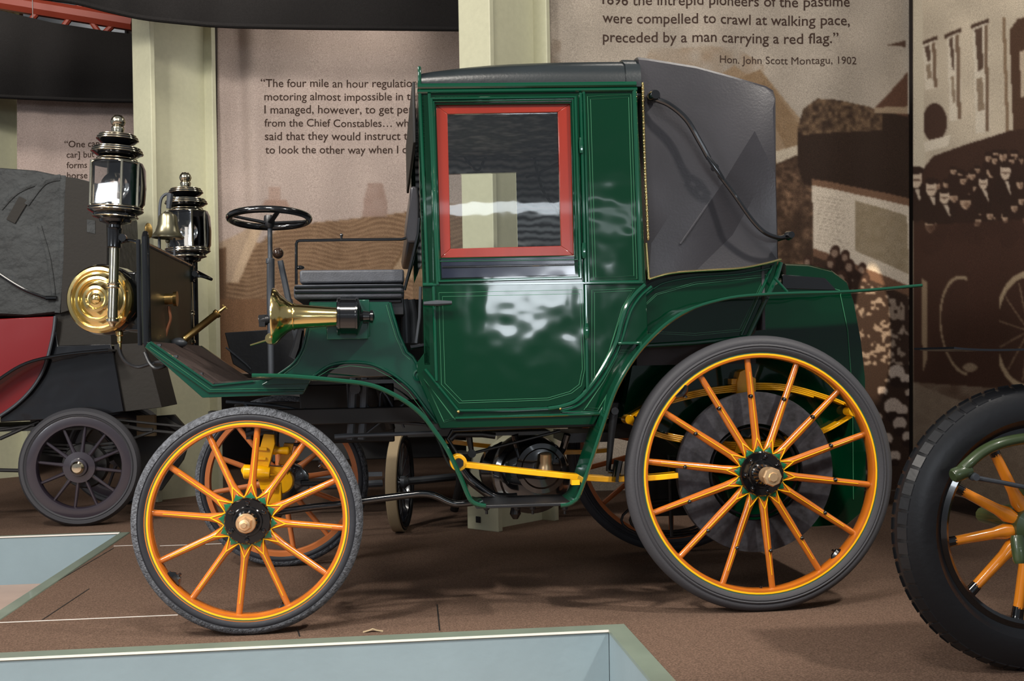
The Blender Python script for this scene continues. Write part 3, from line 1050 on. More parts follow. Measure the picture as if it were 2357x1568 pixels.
# door with its own mouldings, red sash, pane, handle and hinges
door = obj('door', MB().prism([PL([(990, 224), (1334, 216), (1340, 640), (1345, 655), (1349, 890), (1334, 914), (1300, 930), (1254, 937), (1055, 942), (1003, 878), (996, 655)], YN - .008), PL(winh, YN - .008)], (0, .010, 0)), 'green', car, bevel=.003)
sash = MB()
for q in range(4):
    a, b = winh[q], winh[(q + 1) % 4]
    d, e = win[q], win[(q + 1) % 4]
    sash.prism([PL([a, b, e, d], YN + .004)], (0, .018, 0))
obj('window_sash', sash, 'red', door, bevel=.0015)
obj('window_pane', MB().prism([PL(win, YN + .014)], (0, .004, 0)), 'pane', door)
obj('lower_band', MB().prism([PL([(1015, 597), (1321, 591), (1324, 632), (1017, 640)], YN - .013)], (0, .006, 0)), 'navy', door)
bm_ = MB()
bm_.tube(PL([(1018, 615), (1322, 609)], YN - .014), .004, 8)
obj('band_bead', bm_, 'black_gloss', door)


def bead(pts, Y, r=.0045, close=False, flat=(1, 1)):
    return MB().tube(PL(pts, Y), r, 8, closed=close, flat=flat)


dm = MB()
for pts, r, y in (([(993, 228), (1324, 224), (1336, 640), (1011, 648)], .008, YN - .010), ([(998, 234), (1318, 231), (1328, 598), (1009, 602)], .0045, YN - .011)):
    dm.tube(PL(pts, y), r, 8, closed=True)
for x0, y0, x1, y1 in ((1336, 214, 1348, 650), (1348, 656, 1352, 900), (988, 216, 1008, 655), (998, 660, 1005, 877)):
    dm.tube(PL([(x0, y0), (x1, y1)], YN - .009), .006, 8)
obj('door_moulding', dm, 'green_mould', door)
hd = MB()
hp = PL([(975, 699), (1006, 698), (1040, 697)], YN - .045)
hd.tube(hp, [.009, .0145, .009], 10, flat=(1, .75))
hd.tube(PL([(1003, 698), (1003, 698)], YN - .03)[:1] + [S(1003, 698, YN - .005) + Vector((0, .0, 0))], .007, 10)
obj('door_handle', hd, 'grey_iron', door)
for (x, y) in ((1350, 762), (1344, 577), (1338, 335)):
    p = S(x, y, YN - .016)
    obj('hinge', MB().tube([p + Vector((0, 0, -.028)), p + Vector((0, 0, -.010)), p + Vector((0, 0, .010)), p + Vector((0, 0, .028))], [.006, .009, .009, .006], 8), 'green_mould', door)
# painted lining (fine pale lines)
ln = MB()
lw = .0010


def lining(pts, Y, close=False):
    ln.tube(PL(pts, Y), lw, 4, closed=close)


def lining2(pts, Y, off=7, close=True):
    lining(pts, Y, close)
    cx, cy = sum(p[0] for p in pts) / len(pts), sum(p[1] for p in pts) / len(pts)
    w_, h_ = max(p[0] for p in pts) - min(p[0] for p in pts), max(p[1] for p in pts) - min(p[1] for p in pts)
    lining([(cx + (x - cx) * (1 - 2 * off / w_), cy + (y - cy) * (1 - 2 * off / h_)) for x, y in pts], Y, close)


lining2([(1010, 674), (1340, 667), (1346, 850), (1338, 888), (1316, 905), (1262, 921), (1057, 928), (1016, 885)], YN - .0088)
obj('painted_lining', ln, 'green_line', door)

# mouldings and lining on the cabin side
cm = MB()
cm.tube(PL([(961, 199), (1464, 194)], YN - .006), .010, 8)
cm.tube(PL([(961, 211), (1466, 206)], YN - .003), .008, 8)
cm.tube(PL([(973, 656), (1480, 650)], YN - .002), .0075, 8)
cm.tube(PL([(1343, 209), (1355, 652)], YN - .002), .006, 8)
cm.tube(PL([(1460, 205), (1475, 650)], YN - .002), .009, 8)
cm.tube(PL([(966, 205), (985, 655)], YN - .002), .006, 8)
cm.tube(PL([(978, 850), (1055, 945)], YN - .004), .006, 8)
cm.tube(PL([(1055, 945), (1180, 944), (1290, 939)], YN - .004), .006, 8)
cm.tube(crom(PL([(1262, 941), (1300, 934), (1334, 917), (1374, 869), (1407, 813), (1421, 780), (1431, 740), (1443, 706), (1462, 678), (1485, 656)], YN - .006), 5), .0085, 8)
cm.tube(crom(PL([(1290, 946), (1334, 931), (1378, 884), (1415, 822), (1432, 780), (1443, 742), (1455, 710), (1476, 680), (1500, 660)], YN - .003), 5), .006, 8)
cm.tube(PL([(1048, 963), (1379, 953), (1473, 794)], YN - .004), .005, 8)
cm.tube(PL([(1294, 948), (1379, 950)], YN - .004), .004, 8)
obj('cabin_moulding', cm, 'green_mould', car)
obj('ledge', MB().box(tuple(S(1424, 794, YN - .03)), tuple(S(1472, 787, YN + .01))), 'green_mould', car, bevel=.003)
ln = MB()
lining2([(1352, 222), (1452, 217), (1466, 642), (1366, 646)], YN - .001)
lining2([(1362, 668), (1462, 664), (1436, 705), (1424, 742), (1400, 815), (1362, 878)], YN - .001)
lining2([(1388, 880), (1428, 806), (1458, 806), (1376, 945), (1344, 944)], YN - .001, 5)
lining2([(975, 872), (1048, 966), (1022, 972)], YN - .001, 5)
obj('painted_lining', ln, 'green_line', car)
for x, y in ((1055, 948), (1290, 941)):
    obj('bead_end', MB().ball(S(x, y, YN - .008), .006), 'old_brass', car)

# roof: padded leather over the cabin, a raised seam strap at its rear
roof_top = [(964, 157), (1000, 149.5), (1129, 134), (1274, 127), (1424, 124.5), (1455, 125)]
rb = [(1455, 196), (1160, 194), (972, 196)]


def solid(outline_px, y0, insets, mats, name, parent, ang=40, cuts=None):
    """loft a side outline across the car, its edges rounded by the insets [(inset fraction, depth from the side)]"""
    o = [S(x, y, y0) for x, y in outline_px]
    c = sum(o, Vector()) / len(o)
    R = []
    for k, dy in insets:
        R.append([Vector((c.x + (p.x - c.x) * k, y0 + dy, c.z + (p.z - c.z) * k)) for p in o])
    for k, dy in reversed(insets):
        R.append([Vector((c.x + (p.x - c.x) * k, 2 * YM - y0 - dy, c.z + (p.z - c.z) * k)) for p in o])
    return obj(name, MB().rings(R), mats, parent, ang)


rt = [S(x, y, YN) for x, y in roof_top]
zb0 = S(1200, 198, YN).z
R = []
for y, k in ((YN - .004, 0.0), (YN - .006, .30), (YN + .01, .66), (YN + .07, .92), (YN + .25, 1.03), (YM, 1.08)):
    R.append((y, k))
R = R + [(2 * YM - y, k) for y, k in reversed(R[:-1])]
rings_ = []
for p in crom(rt, 3):
    rings_.append([Vector((p.x, y, zb0 + (p.z - zb0) * k)) for y, k in R] + [Vector((p.x, YFAR - .1, zb0 - .01)), Vector((p.x, YN + .1, zb0 - .01))])
roof = obj('roof', MB().rings(rings_), 'roof_leather', car, ang=50)
sp = [(S(1431, 127, YN), S(1452, 194, YN))]
obj('roof_strap', MB().rings([[Vector((x, y, zb0 + (S(1450, 121, YN).z - zb0) * k + .001)) for y, k in [(yy - (.004 if i < 5 else -.004), kk) for i, (yy, kk) in enumerate(R)]] + [Vector((x, YFAR - .1, zb0 - .005)), Vector((x, YN + .1, zb0 - .005))]
                              for x in (S(1440, 150, YN).x, S(1444, 150, YN).x, S(1470, 150, YN).x, S(1474, 150, YN).x)]), 'roof_leather', car, ang=50)
obj('front_canopy_edge', MB().box(tuple(S(962, 197, YN - .012)), (S(970, 197, YN).x, YFAR + .01, S(968, 154, YN).z)), 'green_mould', car, bevel=.004)
obj('front_window_frame', MB().box(tuple(S(951, 329, YN + .05)), (S(959, 329, YN).x, YFAR - .05, S(955, 180, YN).z)), 'dark_under', car, bevel=.003)

# folding hood at the rear
hood_px = [(1470, 125), (1484, 127), (1540, 136), (1602, 146), (1690, 170), (1768, 193), (1785, 203), (1791, 222), (1792, 400), (1797, 598), (1760, 607), (1700, 618), (1600, 624), (1540, 630), (1494, 643), (1484, 420), (1477, 190)]
YH = YN + .012
cin = Vector((S(1640, 380, YH).x, 0, S(1640, 380, YH).z))
ho = [S(x, y, YH) for x, y in hood_px]


def hood_ring(k, dy, far=False):
    return [Vector((p.x if i in (0, 14, 15, 16) else cin.x + (p.x - cin.x) * k, (2 * YM - YH - dy) if far else YH + dy, p.z if 9 <= i <= 16 else cin.z + (p.z - cin.z) * k)) for i, p in enumerate(ho)]


ins = [(.955, .004), (.985, .016), (1.0, .05)]
H = MB().rings([hood_ring(k, d) for k, d in ins] + [hood_ring(k, d, True) for k, d in reversed(ins)], caps=False)
edge = hood_ring(*ins[0])
feat = {'a': (1733, 304, -.020), 'b': (1566, 562, -.004), 'c': (1505, 262, .004), 'd': (1650, 296, .0), 'e': (1660, 425, -.012), 'f': (1545, 492, .010), 'g': (1604, 300, .002), 'h': (1765, 560, .010), 'i': (1690, 540, .022), 'j': (1745, 440, .012), 'k': (1778, 250, -.004), 'l': (1500, 560, .004)}
fk = list(feat)
fp = [S(x, y, YH + .004) + Vector((0, dy, 0)) for x, y, dy in feat.values()]
allp = edge + fp
v2 = [Vector((p.x, p.z)) for p in allp]
ne = len(edge)
ix = {k: ne + i for i, k in enumerate(fk)}
ed = [(i, (i + 1) % ne) for i in range(ne)] + [(ix['a'], ix['e']), (ix['e'], ix['b']), (ix['c'], ix['g']), (ix['g'], ix['d']), (ix['d'], ix['a']), (ix['g'], ix['f']), (ix['a'], ix['k']), (ix['a'], ix['j']), (ix['j'], ix['h'])]
ov, oe, of, vo, eo, fo = delaunay_2d_cdt(v2, ed, [list(range(ne))], 1, 1e-4)
vv = []
for i, p in enumerate(ov):
    src = vo[i]
    vv.append(allp[src[0]] if src else Vector((p.x, YH + .004, p.y)))
H.add(vv, [tuple(f) for f in of])
H.add([Vector((p.x, 2 * YM - p.y, p.z)) for p in vv], [tuple(reversed(f)) for f in of])
hood = obj('folding_hood', H, 'leather', car, ang=12)
bmod = bmesh.new()
bmod.from_mesh(hood.data)
bmesh.ops.remove_doubles(bmod, verts=bmod.verts, dist=.0008)
bmesh.ops.recalc_face_normals(bmod, faces=bmod.faces)
bmod.to_mesh(hood.data)
bmod.free()
hood.data.shade_smooth()
hood.data.set_sharp_from_angle(angle=math.radians(11))
# soft welts along the folds
for pts, r in (([(1733, 304), (1660, 425), (1566, 562)], .0026),):
    obj('hood_fold', MB().tube(crom([S(x, y, YH - .004) for x, y in pts], 6), r, 6, flat=(.7, 1.6)), 'leather', hood)
bt = MB()
tr = crom(PL([(1479, 192), (1484, 370), (1492, 551)], YH - .008), 30)
for i, p in enumerate(tr):
    bt.ball(p, .0062 if i % 2 else .005, 8)
bt.tube(tr, .0048, 8)
bt.tube(PL([(1487, 560), (1493, 643)], YH - .008), .0058, 8)
bt.tube(crom(PL([(1493, 643), (1540, 630), (1600, 624), (1700, 618), (1760, 607), (1798, 597)], YH - .008), 8), .0045, 8)
obj('brass_trim', bt, 'brass', car)
# landau iron: jointed S-shaped bar on the hood side
li = MB()
pa = crom([S(1500, 226, YH - .035), S(1540, 241, YH - .055), S(1580, 275, YH - .06), S(1610, 325, YH - .06), S(1632, 365, YH - .06)], 6)
pb = crom([S(1655, 402, YH - .06), S(1690, 448, YH - .062), S(1730, 505, YH - .06), S(1760, 535, YH - .06), S(1790, 547, YH - .06), S(1806, 546, YH - .06)], 6)
li.tube(pa, .0105, 10)
li.tube(pb, .0085, 10)
for sg in (-1, 1):
    li.tube([S(1628, 360, YH - .06 + sg * .008), S(1644, 382, YH - .06 + sg * .010), S(1664, 412, YH - .06 + sg * .008)], [.008, .011, .008], 8, flat=(.5, 1))
li.lathe([(.012, -.012), (.012, .012)], S(1645, 386, YH - .06), (0, 1, 0), 14)
li.lathe([(.016, -.06), (.022, -.045), (.022, -.01), (.014, 0), (.014, .03)], S(1500, 226, YH), (0, 1, 0), 20)
li.lathe([(.012, -.08), (.014, -.07), (.018, -.05), (.012, -.03), (.010, 0), (.010, .06)], S(1804, 546, YH), (0, 1, 0), 20)
obj('landau_iron', li, 'black_gloss', car)

# rear quarter below the hood
YQ = .075
rq = crom(PL([(1486, 660), (1520, 642), (1600, 628), (1700, 621), (1760, 610), (1798, 600)], YH), 4)
rqp = [Vector((p.x, YQ, p.z)) for p in rq] + PL([(1788, 640), (1722, 776), (1492, 796)], YQ)
obj('rear_quarter', MB().prism([rqp], (0, 2 * (YM - YQ), 0)), 'green', car, bevel=.004)
qm = MB()
qm.tube(PL([(1797, 604), (1788, 636), (1722, 776)], YQ - .004), .009, 8)
qm.tube(PL([(1778, 612), (1706, 772)], YQ - .003), .006, 8)
qm.tube(PL([(1480, 796), (1600, 789), (1725, 776)], YQ - .004), .009, 8)
qm.tube(crom(PL([(1500, 668), (1530, 651), (1600, 638), (1700, 631), (1775, 617)], YQ - .003), 6), .004, 8)
qm.tube(crom([Vector((p.x, YQ - .006, p.z)) for p in PL([(1425, 790), (1440, 742), (1460, 700), (1500, 663)], YQ)], 6), .011, 8)
obj('rear_quarter_moulding', qm, 'green_mould', car)
ln = MB()
lining2([(1450, 765), (1470, 715), (1510, 676), (1600, 650), (1765, 632), (1706, 762), (1600, 772)], YQ - .001, 5)
obj('painted_lining', ln, 'green_line', car)
ub = MB().box((S(1452, 800, .3).x, .20, S(1452, 842, .2).z), (S(1720, 800, .3).x, 2 * YM - .20, S(1452, 796, .2).z + .02))
obj('underfloor', ub, 'trim_cloth', car)

# boot at the back
YB0 = .22
bx = [(1440, 842), (1798, 640), (1798, 607), (1851, 609), (1905, 622), (1940, 648), (1955, 690), (1972, 780), (1982, 870), (1984, 1100), (1975, 1180), (1940, 1210), (1700, 1225), (1640, 1100), (1500, 990), (1418, 960)]
o_ = [S(x, y, YB0 + .06) for x, y in bx]
cx_ = Vector((S(1750, 900, YB0).x, 0, S(1750, 900, YB0).z))
Rb = []
for k, dy in ((.975, 0), (.993, .02), (1, .06)):
    Rb.append([Vector((cx_.x + (p.x - cx_.x) * k, YB0 + dy, cx_.z + (p.z - cx_.z) * k)) for p in o_])
Rb += [[Vector((p.x, 2 * YM - p.y, p.z)) for p in r] for r in reversed(Rb)]
boot = obj('boot', MB().rings(Rb), 'green', car, ang=40)
bl = MB().tube([S(1880, 655, YB0 - .002), S(1932, 668, YB0 - .002), S(1951, 760, YB0 - .002), S(1962, 900, YB0 - .002), S(1964, 1150, YB0 - .002)], .0018, 4)
obj('painted_lining', bl, 'green_line', boot)
bp = [S(x, y, YB0 - .004) for x, y in ((1800, 632), (1900, 640), (1926, 668), (1800, 664))]
obj('top_panel', MB().prism([bp], (0, .01, 0)), 'black_gloss', boot, bevel=.003)

# interior
xi0, xi1 = S(968, 600, YN).x + .02, S(1790, 400, YN).x - .04
zi = S(1200, 206, YN).z
zs = S(1150, 640, YN).z
zw = S(1100, 400, YFAR).z
inn = MB()
q = [Vector((p.x, YFAR - .05, p.z)) for p in PL(side_px[:3], YN)]
Lo = [Vector((xi0, YFAR - .03, zi)), Vector((xi1, YFAR - .03, zi)), Vector((xi1, YFAR - .03, zs - .2)), Vector((xi0, YFAR - .03, zs - .2))]
Lh = [Vector((p.x, YFAR - .03, p.z)) for p in PL(win, YN)]
obj('far_lining', MB().prism([Lo, Lh], (0, .008, 0)), 'lining', car)
obj('ceiling_lining', MB().box((xi0, YN + .03, zi - .012), (xi1, YFAR - .03, zi - .003)), 'lining', car)
obj('rear_lining', MB().box((xi1 - .01, YN + .05, zs - .2), (xi1, YFAR - .05, zi)), 'trim_cloth', car)
st = MB().box((S(1330, 640, YN).x, YN + .06, 1.02), (xi1 - .02, YFAR - .06, zs + .03))
obj('passenger_seat', st, 'trim_cloth', car, bevel=.03)
obj('cabin_floor', MB().box((xi0, YN + .022, .70), (S(1380, 900, YN).x, YFAR - .022, .72)), 'dark_under', car)
cord = MB()
for pts in (((1045, 320), (1062, 352), (1098, 392), (1118, 360), (1150, 300), (1162, 262)), ((1210, 408), (1240, 398), (1290, 372)), ((1222, 330), (1240, 410), (1256, 450), (1294, 500))):
    cord.tube(crom([S(x, y, YFAR - .045) for x, y in pts], 6), .006, 6)
obj('lining_cord', cord, 'black_gloss', car)

# ------------------------------------------------------------------ fenders and step
YFN, YFI = -.085, .12
ffp = crom(PL([(580, 865), (655, 866), (725, 871), (796, 878), (840, 884), (880, 896), (933, 924), (973, 957), (1001, 993), (1029, 1034), (1057, 1092), (1077, 1140), (1088, 1156), (1104, 1163), (1118, 1165)], YFN), 4)
fm = MB().sheet(ffp, YFN, YFI, .007)
fm.tube(ffp, .0085, 8)
obj('front_fender', fm, 'green_mould', car, ang=40)
rfp = crom(PL([(1290, 1164), (1306, 1162), (1320, 1155), (1334, 1137), (1363, 1054), (1391, 970), (1419, 893), (1459, 825), (1500, 777), (1545, 738), (1600, 708), (1680, 686), (1760, 678), (1830, 675), (1960, 671), (2122, 657)], YFN), 4)
fm = MB().sheet(rfp, YFN, YFI, .006)
fm.tube(rfp, [.0075 if i < 40 else .006 for i in range(len(rfp))], 8)
obj('rear_fender', fm, 'green_mould', car, ang=40)
for nm, pth in (('front_fender', ffp), ('rear_fender', rfp)):
    obj(nm, MB().sheet(pth, 2 * YM - YFN, 2 * YM - YFI, .007), 'green_front', car)
zst = S(1200, 1163, YFN).z
obj('step', MB().box((S(1096, 1163, YFN).x, YFN - .002, zst - .008), (S(1316, 1163, YFN).x, YFI + .04, zst + .004)), 'black_iron', car, bevel=.003)
for x in (1120, 1190, 1226, 1300):
    p = S(x, 1172, YFN + .05)
    obj('step_bolt', MB().lathe([(.011, .012), (.011, 0), (.005, -.006), (.005, -.018)], p, (0, 0, 1), 8), 'black_iron', car)
obj('fender_stay', MB().tube(PL([(1783, 640), (1812, 672)], .02), .005, 8), 'green_mould', car)
obj('fender_clip', MB().box(tuple(S(1316, 1117, YFN + .0)), tuple(S(1331, 1103, YFN + .03))), 'yellow', car)

# ------------------------------------------------------------------ driver's end
YA = .10
apron_px = [(638, 864), (676, 836), (697, 801), (706, 756), (712, 695), (897, 695), (906, 730), (919, 773), (936, 811), (950, 822), (962, 842), (975, 862), (1048, 975), (1014, 986), (981, 941), (946, 895), (908, 864), (866, 842), (836, 835), (806, 834), (780, 836), (753, 844), (722, 866), (712, 884), (600, 886)]
obj('seat_apron', MB().prism([PL(apron_px, YA)], (0, .02, 0)), 'green_front', car, bevel=.003)
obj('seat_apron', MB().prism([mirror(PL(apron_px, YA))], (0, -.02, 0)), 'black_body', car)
am = MB()
am.tube(crom(PL([(722, 866), (753, 844), (780, 836), (806, 834), (836, 835), (866, 842), (908, 864), (946, 895), (981, 941), (1014, 986)], YA - .004), 4), .006, 8)
am.tube(PL([(897, 697), (906, 730), (919, 773), (936, 811), (950, 822), (962, 842)], YA - .003), .006, 8)
am.tube(crom(PL([(638, 864), (676, 836), (697, 801), (708, 755)], YA - .003), 5), .005, 8)
obj('apron_moulding', am, 'green_front', car)
obj('scroll_boss', MB().lathe([(.022, 0), (.022, -.008), (.016, -.010), (.014, -.006), (.008, -.006), (.007, -.014), (.001, -.016)], S(964, 864, YA - .002), (0, 1, 0), 24), 'green_front', car)
ln = MB()
lining(crom(PL([(0, 0)], 0), 1) and [(730, 868), (760, 850), (806, 842), (860, 848), (902, 870), (940, 902), (974, 947), (1004, 990)], YA - .002)
lining([(889, 702), (898, 734), (911, 776), (928, 815), (944, 828)], YA - .002)
lining([(652, 862), (684, 838), (704, 802), (714, 760)], YA - .002)
obj('painted_lining', ln, 'green_line', car)
# floor frame running up to the dashboard
beam_px = [(333, 800), (340, 789), (348, 786), (489, 886), (584, 876), (640, 873), (714, 880), (698, 908), (640, 910), (466, 916)]
YBm = .12
obj('floor_frame', MB().prism([PL(beam_px, YBm)], (0, .03, 0)), 'green_front', car, bevel=.003)
obj('floor_frame', MB().prism([mirror(PL(beam_px, YBm))], (0, -.03, 0)), 'green_front', car)
fb = MB()
fb.tube(PL([(336, 798), (480, 902), (700, 899)], YBm - .003), .005, 8)
fb.tube(PL([(346, 788), (490, 888), (584, 878)], YBm - .003), .005, 8)
obj('frame_moulding', fb, 'green_front', car)
ln = MB()
lining([(345, 799), (484, 897), (690, 893)], YBm - .002)
obj('painted_lining', ln, 'green_line', car)
# toe board and floor
a, b, c_ = S(344, 786, YBm), S(490, 882, YBm), S(640, 872, YBm)
tb = MB().prism([[Vector((a.x, YBm + .03, a.z)), Vector((b.x, YBm + .03, b.z)), Vector((b.x, 2 * YM - YBm - .03, b.z)), Vector((a.x, 2 * YM - YBm - .03, a.z))]], (-.008, 0, -.014))
obj('toe_board', tb, 'toe', car)
obj('floor_board', MB().box((b.x, YBm + .03, b.z - .014), (S(975, 872, YBm).x, 2 * YM - YBm - .03, b.z)), 'black_iron', car)
tc_ = MB()
for x, y in ((366, 796), (404, 822), (462, 862)):
    p = S(x, y, YBm + .05)
    tc_.box(tuple(p + Vector((-.008, -.01, -.002))), tuple(p + Vector((.008, .01, .006))))
obj('toe_board_clip', tc_, 'grey_iron', car)
# dashboard
YD0, YD1 = .15, 2 * YM - .15
pt, pb_ = S(334, 560, YD0), S(337, 792, YD0)
dsh = [Vector((pt.x, YD0, pt.z)), Vector((pt.x, YD1, pt.z)), Vector((pb_.x, YD1, pb_.z)), Vector((pb_.x, YD0, pb_.z))]
obj('dashboard', MB().prism([dsh], (-.018, 0, 0)), 'dash', car, bevel=.003)
pp = MB()
p0, p1 = S(333, 545, YD0), S(337, 880 - 85, YD0)
pp.tube([p1, p0 + Vector((0, 0, .0)), p0 + Vector((0, .012, .012)), p0 + Vector((0, .025, .0)), S(337, 795, YD0) + Vector((0, .03, 0))], .011, 10)
pp.tube([p1 + Vector((-.022, 0, 0)), p0 + Vector((-.022, 0, -.01))], .008, 8)
obj('dash_post', pp, 'black_gloss', car)
f0 = Vector((p0.x, YD1, p0.z))
f1 = Vector((p1.x, YD1, p1.z))
pp = MB().tube([f1, f0, f0 + Vector((.0, -.012, .012)), f0 + Vector((0, -.025, 0)), f1 + Vector((0, -.03, 0))], .013, 10)
obj('dash_post', pp, 'black_gloss', car)
obj('dash_rail', MB().tube([Vector((pt.x, YD0, pt.z)), Vector((pt.x, YD1, pt.z))], .008, 8), 'black_gloss', car)


# carriage lamps
def lamp(base, lean, lit):
    """base: foot of the lamp's neck"""
    s = mpp(S(264, 520, .26))
    L = thing('x', base, 'l', 'c')
    L.name = 'carriage_lamp'
    for k in ('label', 'category'):
        del L[k]
    L.parent = car
    L.location = Vector(base) - wpos(car)
    B = Vector(base)
    ax = Vector((math.sin(lean), 0, math.cos(lean)))

    def lt(mb, prof, mi=0, n=32, mis=None):
        return mb.lathe([(r * s, h * s) for r, h in prof], B, ax, n, mi, mis)
    m = MB()
    lt(m, [(1, 254), (9, 252), (14, 246), (16.5, 239), (16.5, 237), (14, 230), (11, 227), (14, 225), (15, 222), (12, 210), (18, 208)], n=24)
    obj('finial', m, 'nickel', L, ang=40)
    for r, h in ((40, 206), (44, 201), (46, 196), (51, 176), (55, 171), (57, 166), (44, 151), (52, 144), (60, 39), (61, 33), (50, 18)):
        obj('trim_ring', MB().lathe([((r + 1.2 * math.cos(q)) * s, (h + 1.4 * math.sin(q)) * s) for q in [2 * PI * j / 8 for j in range(8)]], B, ax, 40, closed=True), 'nickel', L)
    k = MB()
    lt(k, [(12, 210), (38, 207), (44, 202), (46, 195), (38, 188), (24, 182), (22, 178), (40, 178), (52, 176), (57, 166), (46, 158), (27, 152), (26, 150), (40, 150), (46, 146), (54, 142), (56, 138)])
    obj('lamp_crown', k, 'black_gloss', L, ang=40)
    k = MB()
    lt(k, [(58, 42), (60, 36), (60, 30), (49, 24), (48, 16), (36, 12), (34, 6), (24, 3), (14, 0), (14, -6), (17, -8), (16, -12), (15, -50), (17, -52), (10, -54)])
    obj('lamp_base', k, 'black_gloss', L, ang=40)
    # glazed front half and closed curved back
    fr_, gl = MB(), MB()
    e1 = Vector((0, 0, 1)) - ax * ax.z
    X_ = (Vector((1, 0, 0)) - ax * ax.x).normalized()
    Y_ = ax.cross(X_)

    def P(a, r, h):
        return B + ax * (h * s) + X_ * (r * s * math.cos(a)) + Y_ * (r * s * math.sin(a))
    an = [math.radians(v) for v in (-22, -66, -150, -194, -238)]
    for i, a_ in enumerate(an):
        fr_.tube([P(a_, 57, 38), P(a_, 57, 143)], 3.2 * s, 8)
    for i in range(4):
        a_, b_ = an[i], an[i + 1]
        gl.prism([[P(a_, 56, 40), P(b_, 56, 40), P(b_, 56, 142), P(a_, 56, 142)]], (X_ * math.cos((a_ + b_) / 2) + Y_ * math.sin((a_ + b_) / 2)) * (.0015))
        for h in (41, 141):
            fr_.tube([P(a_, 57, h), P(b_, 57, h)], 2.6 * s, 8)
    obj('glazing_bar', fr_, 'nickel', L)
    obj('lamp_glass', gl, 'lamp_glass', L)
    bk = MB()
    arc = [math.radians(-22 + i * (144 / 8)) for i in range(9)]
    R_ = []
    for h, r in ((37, 58), (50, 64), (90, 66), (130, 64), (143, 58)):
        R_.append([P(a_, r, h) for a_ in arc] + [P(a_, r - 3, h) for a_ in reversed(arc)])
    bk.rings(R_)
    obj('lamp_back', bk, 'black_gloss', L, ang=40)
    rf = MB()
    fc = B + ax * (88 * s) + X_ * (-6 * s) + Y_ * (12 * s)
    rf.lathe([(6 * s, 14 * s), (16 * s, 11 * s), (26 * s, 5 * s), (34 * s, -3 * s), (36 * s, -2 * s), (27 * s, 8 * s), (6 * s, 17 * s)], fc, X_ * .25 + Y_ * .97, 32)
    obj('reflector', rf, 'silver', L)
    cdl = MB()
    lt(cdl, [(9, 40), (9, 74), (6, 78), (6, 100), (1, 101)], n=14)
    obj('candle', cdl, 'strip', L)
    tb_ = MB()
    lt(tb_, [(11, -50), (11, -132), (14, -134), (14, -137), (12.5, -139), (14, -141), (14, -144), (11.5, -146), (11.5, -214), (14, -216), (14, -222), (9, -225), (5, -234), (1, -235)], n=24)
    obj('candle_tube', tb_, 'nickel', L, ang=40)
    br = MB().tube(crom([B + ax * (-42 * s) + Vector((.012, 0, 0)), B + ax * (-36 * s) + Vector((.05, .0, 0)), B + ax * (-44 * s) + Vector((.095, -.03 if B.y < YM else .03, 0)), Vector((p0.x - .01, YD0 + .02 if B.y < YM else YD1 - .02, p0.z - .03))], 5), .007, 8)
    br.lathe([(.014, -.012), (.014, .012)], B + ax * (-30 * s) + Vector((.03, -.005, 0)), (0, 1, 0), 10)
    obj('lamp_bracket', br, 'black_gloss', L)
    return L


lamp(S(265, 518, .26), math.radians(2.6), True)
lamp(S(433, 606, 1.10), math.radians(-.8), False)

# large brass drum lamp on a black box in front of the dashboard
YL = .36
c0 = S(229, 689, YL)
s_ = mpp(c0)
axd = Vector((-.20, -.97, .0)).normalized()
g = lambda pr: [(r * s_, -h * s_) for r, h in pr]
dl = obj('drum_lamp', MB().lathe([(r * s_, h * s_) for r, h in [(77, -40), (79, -6), (78, 2), (74, 7), (67, 8), (63, 4), (58, 6), (52, 13), (46, 14), (43, 10), (38, 12), (30, 21), (24, 22), (20, 18), (13, 20), (8, 26), (3, 28), (.5, 28)]], c0, axd, 64), 'brass', car, ang=30)
obj('drum_shell', MB().lathe([(r * s_, h * s_) for r, h in [(76, -4), (82, -12), (82, -80), (60, -110), (20, -112)]], c0, axd, 48), 'black_gloss', dl, ang=40)
bxm = MB().box((S(272, 620, YL).x, YL + .04, S(300, 762, YL).z), (pt.x - .02, YL + .46, S(300, 624, YL).z))
obj('lamp_box', bxm, 'black_gloss', car, bevel=.006)
obj('lamp_tap', MB().lathe([(.010, 0), (.014, -.004), (.014, -.016), (.010, -.02), (.010, -.04), (.007, -.044), (.007, -.07)], S(275, 762, .40), (0, 0, 1), 16), 'brass', car)
obj('rubber_hose', MB().tube(crom([S(274, 792, .40), S(278, 815, .40), S(292, 835, .40), S(318, 845, .40), S(345, 838, .38), S(372, 834, .36), S(380, 842, .34), S(360, 848, .33), S(345, 836, .34), S(334, 812, .36)], 5), .0075, 8), 'black_iron', car)

# bell
bc = S(386, 548, .80)
bs = mpp(bc)
B_ = obj('bell', MB().lathe([(r * bs, h * bs) for r, h in [(1, 62), (9, 60), (12, 56), (18, 54), (21, 48), (23, 30), (28, 14), (34, 6), (37, 3), (37, 0), (34, -1), (30, 4), (10, 40)]], bc, (.03, 0, 1), 32), 'bell', car, ang=40)
obj('clapper', MB().ball(bc + Vector((0, 0, -.012)), .010), 'bell', B_)
bkt = MB().tube(crom([S(367, 590, .80), S(367, 500, .80), S(370, 462, .80), S(380, 448, .80), S(392, 447, .80)], 5), .006, 8)
bkt.tube([S(392, 446, .8), S(388, 480, .8)], [.014, .010], 8)
bkt.tube([S(402, 605, .8), S(401, 548, .8)], .005, 8)
obj('bell_bracket', bkt, 'grey_iron', car)
obj('bell_pull', MB().lathe([(.004, -.004), (.03, -.003), (.032, 0), (.03, .003), (.004, .004)], S(342, 531, .70), (1, -.25, 0), 20), 'old_brass', car)

